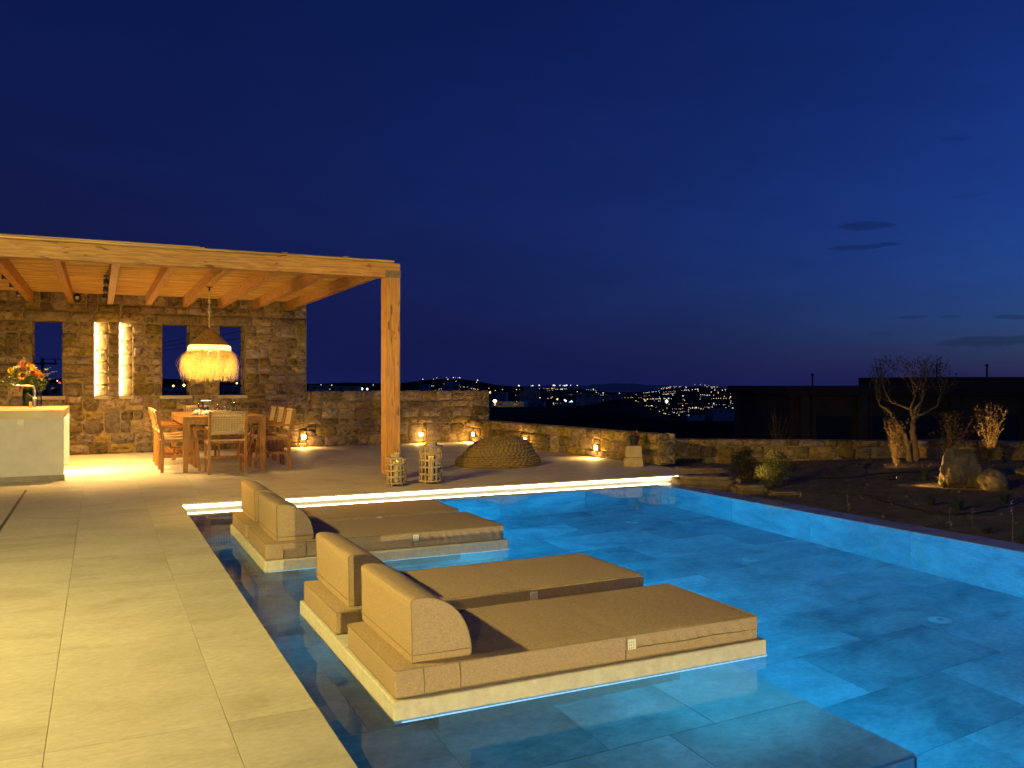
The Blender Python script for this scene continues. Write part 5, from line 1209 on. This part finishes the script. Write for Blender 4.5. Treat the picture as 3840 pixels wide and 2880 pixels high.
# local x runs right across the view, local y away from it
x0 = (2937-3500)/3191*32; xm = (3548-3500)/3191*32
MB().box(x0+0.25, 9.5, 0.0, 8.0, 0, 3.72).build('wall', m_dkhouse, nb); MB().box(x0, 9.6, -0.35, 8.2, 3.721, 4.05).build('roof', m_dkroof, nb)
MB().box(xm, 9.6, 1.2, 8.1, 4.051, 4.42).build('upper_roof', m_dkroof, nb)
for a, b in ((-4.4,-3.1),(-2.3,0.2),(1.6,3.2),(4.2,5.2),(6.0,8.0)): MB().box(a, b, -0.03, -0.002, 0.4, 2.95).build('opening', m_dkwin, nb)
for x in (-4.9,-2.75,0.7,3.7,5.6): MB().box(x-0.18, x+0.18, -0.28, -0.035, 0, 3.72).build('pillar', m_dkhouse, nb)
for u_ in (3103, 3593, 3790):
    x = (u_-3500)/3191*32; zt = 4.05 if u_ < 3500 else 4.42
    MB().tube([(x, 1.6, zt), (x, 1.6, zt+0.45)], 0.035, 8).lathe([(0.0,0.0),(0.07,0.0),(0.05,0.08),(0,0.1)], 10, c=(x,1.6,zt+0.42)).build('roof_vent', m_dkhouse, nb)
rh = random.Random(99)
def house(u, vb, wpx, hpx, d, lb, lit=False, storeys=1):
    x, y = at(u, d); s_ = d/3191; w_, h_ = wpx*s_, hpx*s_; zb = 1.25-(vb-1430)*s_; r = empty('house', (x, y, zb), -TH+rh.uniform(-.3,.3), lb, 'house', 'white houses on the hillside')
    dp = max(w_*0.7, 4); MB().box(-w_/2, w_/2, 0, dp, min(-0.5, land_z(u, d)-zb-1.5), h_).build('wall', m_far_wall, r); MB().box(-w_/2-0.05, w_/2+0.05, -0.05, 0.15, h_, h_+0.35).box(-w_/2-0.05, -w_/2+0.15, 0.15, dp, h_, h_+0.35).box(w_/2-0.15, w_/2+0.05, 0.15, dp, h_, h_+0.35).build('parapet', m_far_wall, r)
    if storeys > 1: MB().box(-w_*0.25, w_*0.3, 0.8, dp, h_+0.001, h_*1.75).build('upper_storey', m_far_wall, r)
    nw = max(2, int(w_/3.2)); ws = min(1.1, w_/nw*0.35)
    for k in range(nw):
        xx = -w_/2+w_*(k+0.5)/nw; zz = h_*0.35
        MB().box(xx-ws/2, xx+ws/2, -0.06, -0.01, zz, min(zz+1.5, h_*0.85)).build('window', e_w1 if (lit and k % 2 == 0) else m_dkwin, r)
    return r
for a in ((1985,1500,75,30,260,'two-storey white house above the low wall, right of the stone wall end',False,2),(1868,1497,60,22,300,'white house just right of the end of the waist-high wall'),(1905,1525,120,14,220,'long low white building lit by a street lamp'),
          (2010,1527,60,16,240,'small white house below the two-storey house'),(2130,1522,40,10,300,'tiny low white house in the dark middle ground'),(2205,1500,90,22,420,'pale house beside the bright cluster of lights'),
          (2300,1497,70,14,460,'pale flat house on the ridge above the dark mound'),(2395,1533,26,18,300,'narrow bluish house right of the dark mound'),(2345,1535,55,12,320,'low house with lit windows right of the dark mound',True),
          (1195,1463,70,14,210,'white house left of the post above the waist-high wall'),(1300,1464,90,10,240,'low white house row just above the waist-high wall'),(1590,1460,36,16,320,'white house right of the post under the left hill'),(1690,1462,64,18,300,'two white houses in one under the left hill',False,2),(1740,1463,30,7,280,'tiny white house above the right end of the waist-high wall'),
          (640,1478,70,12,90,'white house seen low in the window left of the straw lamp'),(690,1486,40,16,60,'bluish white house at the sill of the middle window'),(865,1487,70,22,80,'white house at the sill of the right window',False,1),(850,1462,40,8,150,'smaller white house higher up in the right window'),(190,1482,80,26,60,'bluish house behind the bouquet in the left window'),
          (2745,1553,150,18,520,'long pale quay building below the town lights'),(2610,1570,70,10,420,'low pale building at the foot of the town'),(2880,1608,100,16,110,'pale low house beside the dark neighbouring house'),(1840,1540,50,12,200,'low white shed right behind the end of the waist-high wall')):
    house(*a)
def street_lamp(u, vtop, d, h_, lb):
    x, y = at(u, d); z = 1.25-(vtop-1430)/3191*d; r = empty('street_lamp', (x, y, z-h_), 0, lb, 'street lamp', 'lit street lamps on the slope')
    MB().tube([(0,0,-2),(0,0,h_)], 0.09, 6).build('pole', m_oldwood, r); MB().lathe([(0,-0.4),(0.4,-0.2),(0.45,0),(0.2,0.25),(0,0.3)], 10, c=(0,0,h_)).build('lamp_head', e_street, r)
    lamp('POINT', 'street_glow', (x, y-1.0, z-0.6), 700 if d > 150 else 100, (1.0,0.7,0.25), None, 0.3)
street_lamp(1856, 1503, 210, 6, 'street lamp lighting the long low white building'); street_lamp(2311, 1523, 300, 6, 'street lamp left of the low house with lit windows')
street_lamp(2428, 1538, 320, 6, 'street lamp right of the narrow bluish house'); street_lamp(2500, 1505, 700, 10, 'greenish floodlight in the middle of the town lights')
# town lights: far too many to count, one object
tw_ = MB(); rl = random.Random(17)
def dot(u, d, z, r, mi):
    x, y = at(u, d); tw_.cur = mi; tw_.add([(x+r,y,z),(x-r,y,z),(x,y+r,z),(x,y-r,z),(x,y,z+r),(x,y,z-r)], [(0,2,4),(2,1,4),(1,3,4),(3,0,4),(2,0,5),(1,2,5),(3,1,5),(0,3,5)])
def cluster(n_, u0, u1, d0, d1, pw=(0.62,0.28,0.10), rs=(0.35,0.95), rows=0.22):
    k = 0
    while k < n_:
        u = rl.uniform(u0, u1); d = rl.uniform(d0, d1); c = rl.random(); mi = 0 if c < pw[0] else 1 if c < pw[0]+pw[1] else 2
        m_ = rl.randint(3, 8) if rl.random() < rows else 1; r0 = rl.uniform(*rs)*(0.8 if m_ > 1 else 1)
        for q in range(m_):
            uu = u+q*rl.uniform(6,10); r = d/3191*3.75*r0*0.52; dot(uu, d, land_z(uu, d)+3+r, r, mi); k += 1
cluster(240, 2380, 2935, 950, 1880); cluster(110, 2420, 2935, 600, 1100); cluster(130, 1900, 2340, 850, 1850); cluster(65, 1585, 1800, 1300, 1880, rows=0.15); cluster(18, 1800, 2000, 1100, 1800, rows=0.1)
cluster(12, 1160, 1420, 900, 1700, (0.25,0.45,0.30), (0.5,1.5), 0.0); cluster(10, 610, 905, 300, 1200, (0.7,0.3,0.0), (0.7,1.6), 0.0); cluster(20, 2330, 2440, 900, 1600, rows=0.1)
for u in (1945, 1992, 1998, 2022, 2075, 2080, 2100, 2112, 2118, 2125, 2140, 2165): dot(u, 9500, 1.25-(1446-1430+rl.uniform(-1.5,1.5))/3191*9500, rl.uniform(4,9), 1)
for u, v, d, r, mi in ((2143,1507,400,0.75,2),(2136,1511,400,0.6,1),(2122,1503,410,0.5,1),(2178,1479,700,1.0,2),(2022,1492,420,0.5,0),(2090,1497,420,0.5,0),(2117,1500,430,0.45,0),(2500,1505,690,1.7,1),(650,1447,300,0.45,0),(690,1445,300,0.6,0),(644,1462,200,0.5,0),(888,1437,300,0.4,0),(224,1436,200,0.28,3),(215,1428,300,0.25,1),(1315,1457,600,1.1,2),(1335,1457,600,1.2,1),(1357,1458,600,1.1,1),(1377,1459,600,0.9,1),(1212,1459,500,0.8,0),(1838,1472,400,0.6,0)):
    dot(u, d, 1.25-(v-1430)/3191*d, r, mi)
tw_ = tw_.build('town_lights', [e_w1, e_w2, e_w3, e_red]); tag(tw_, 'hundreds of tiny warm and white town lights scattered over the far hills', 'town lights', kind='stuff')
# power line seen through the wall openings
up = empty('utility_pole', (*at(160, 60), -3), 0, 'dark utility pole with crossarm seen through the left window', 'pole')
MB().tube([(0,0,0),(0,0,5.9)], [0.14,0.11], 8).build('mast', m_black, up); MB().bar((-0.9,0.3,5.5),(0.9,-0.3,5.5),0.1,0.12).build('crossarm', m_black, up)
for k in (-0.8, 0.0, 0.8): MB().tube([(k,-k/3,5.55),(k,-k/3,5.85)],0.06,6).build('insulator', m_black, up)
p0 = Vector((*at(160, 60), 2.8)); p1 = Vector((*at(1060, 30), 3.35))
up2 = empty('utility_pole', (p1.x, p1.y, -2.8), 0, 'second utility pole hidden behind the tall stone wall', 'pole'); MB().tube([(0,0,0),(0,0,6.4)], [0.13,0.1], 8).build('mast', m_black, up2); MB().bar((-0.3,0.9,6.1),(0.3,-0.9,6.1),0.1,0.12).build('crossarm', m_black, up2)
for k in (-1, 0, 1):
    pts = [p0.lerp(p1, t/12)+Vector((0.2*k, 0.25*k, 0.35*k*t/12-1.0*math.sin(math.pi*t/12)*0.35)) for t in range(13)]
    w_ = MB().tube(pts, 0.012, 5).build('power_line', m_black, None); tag(w_, ('lowest','middle','highest')[k+1]+' power line crossing the sky in the wall openings', 'cable', 'power lines behind the wall')
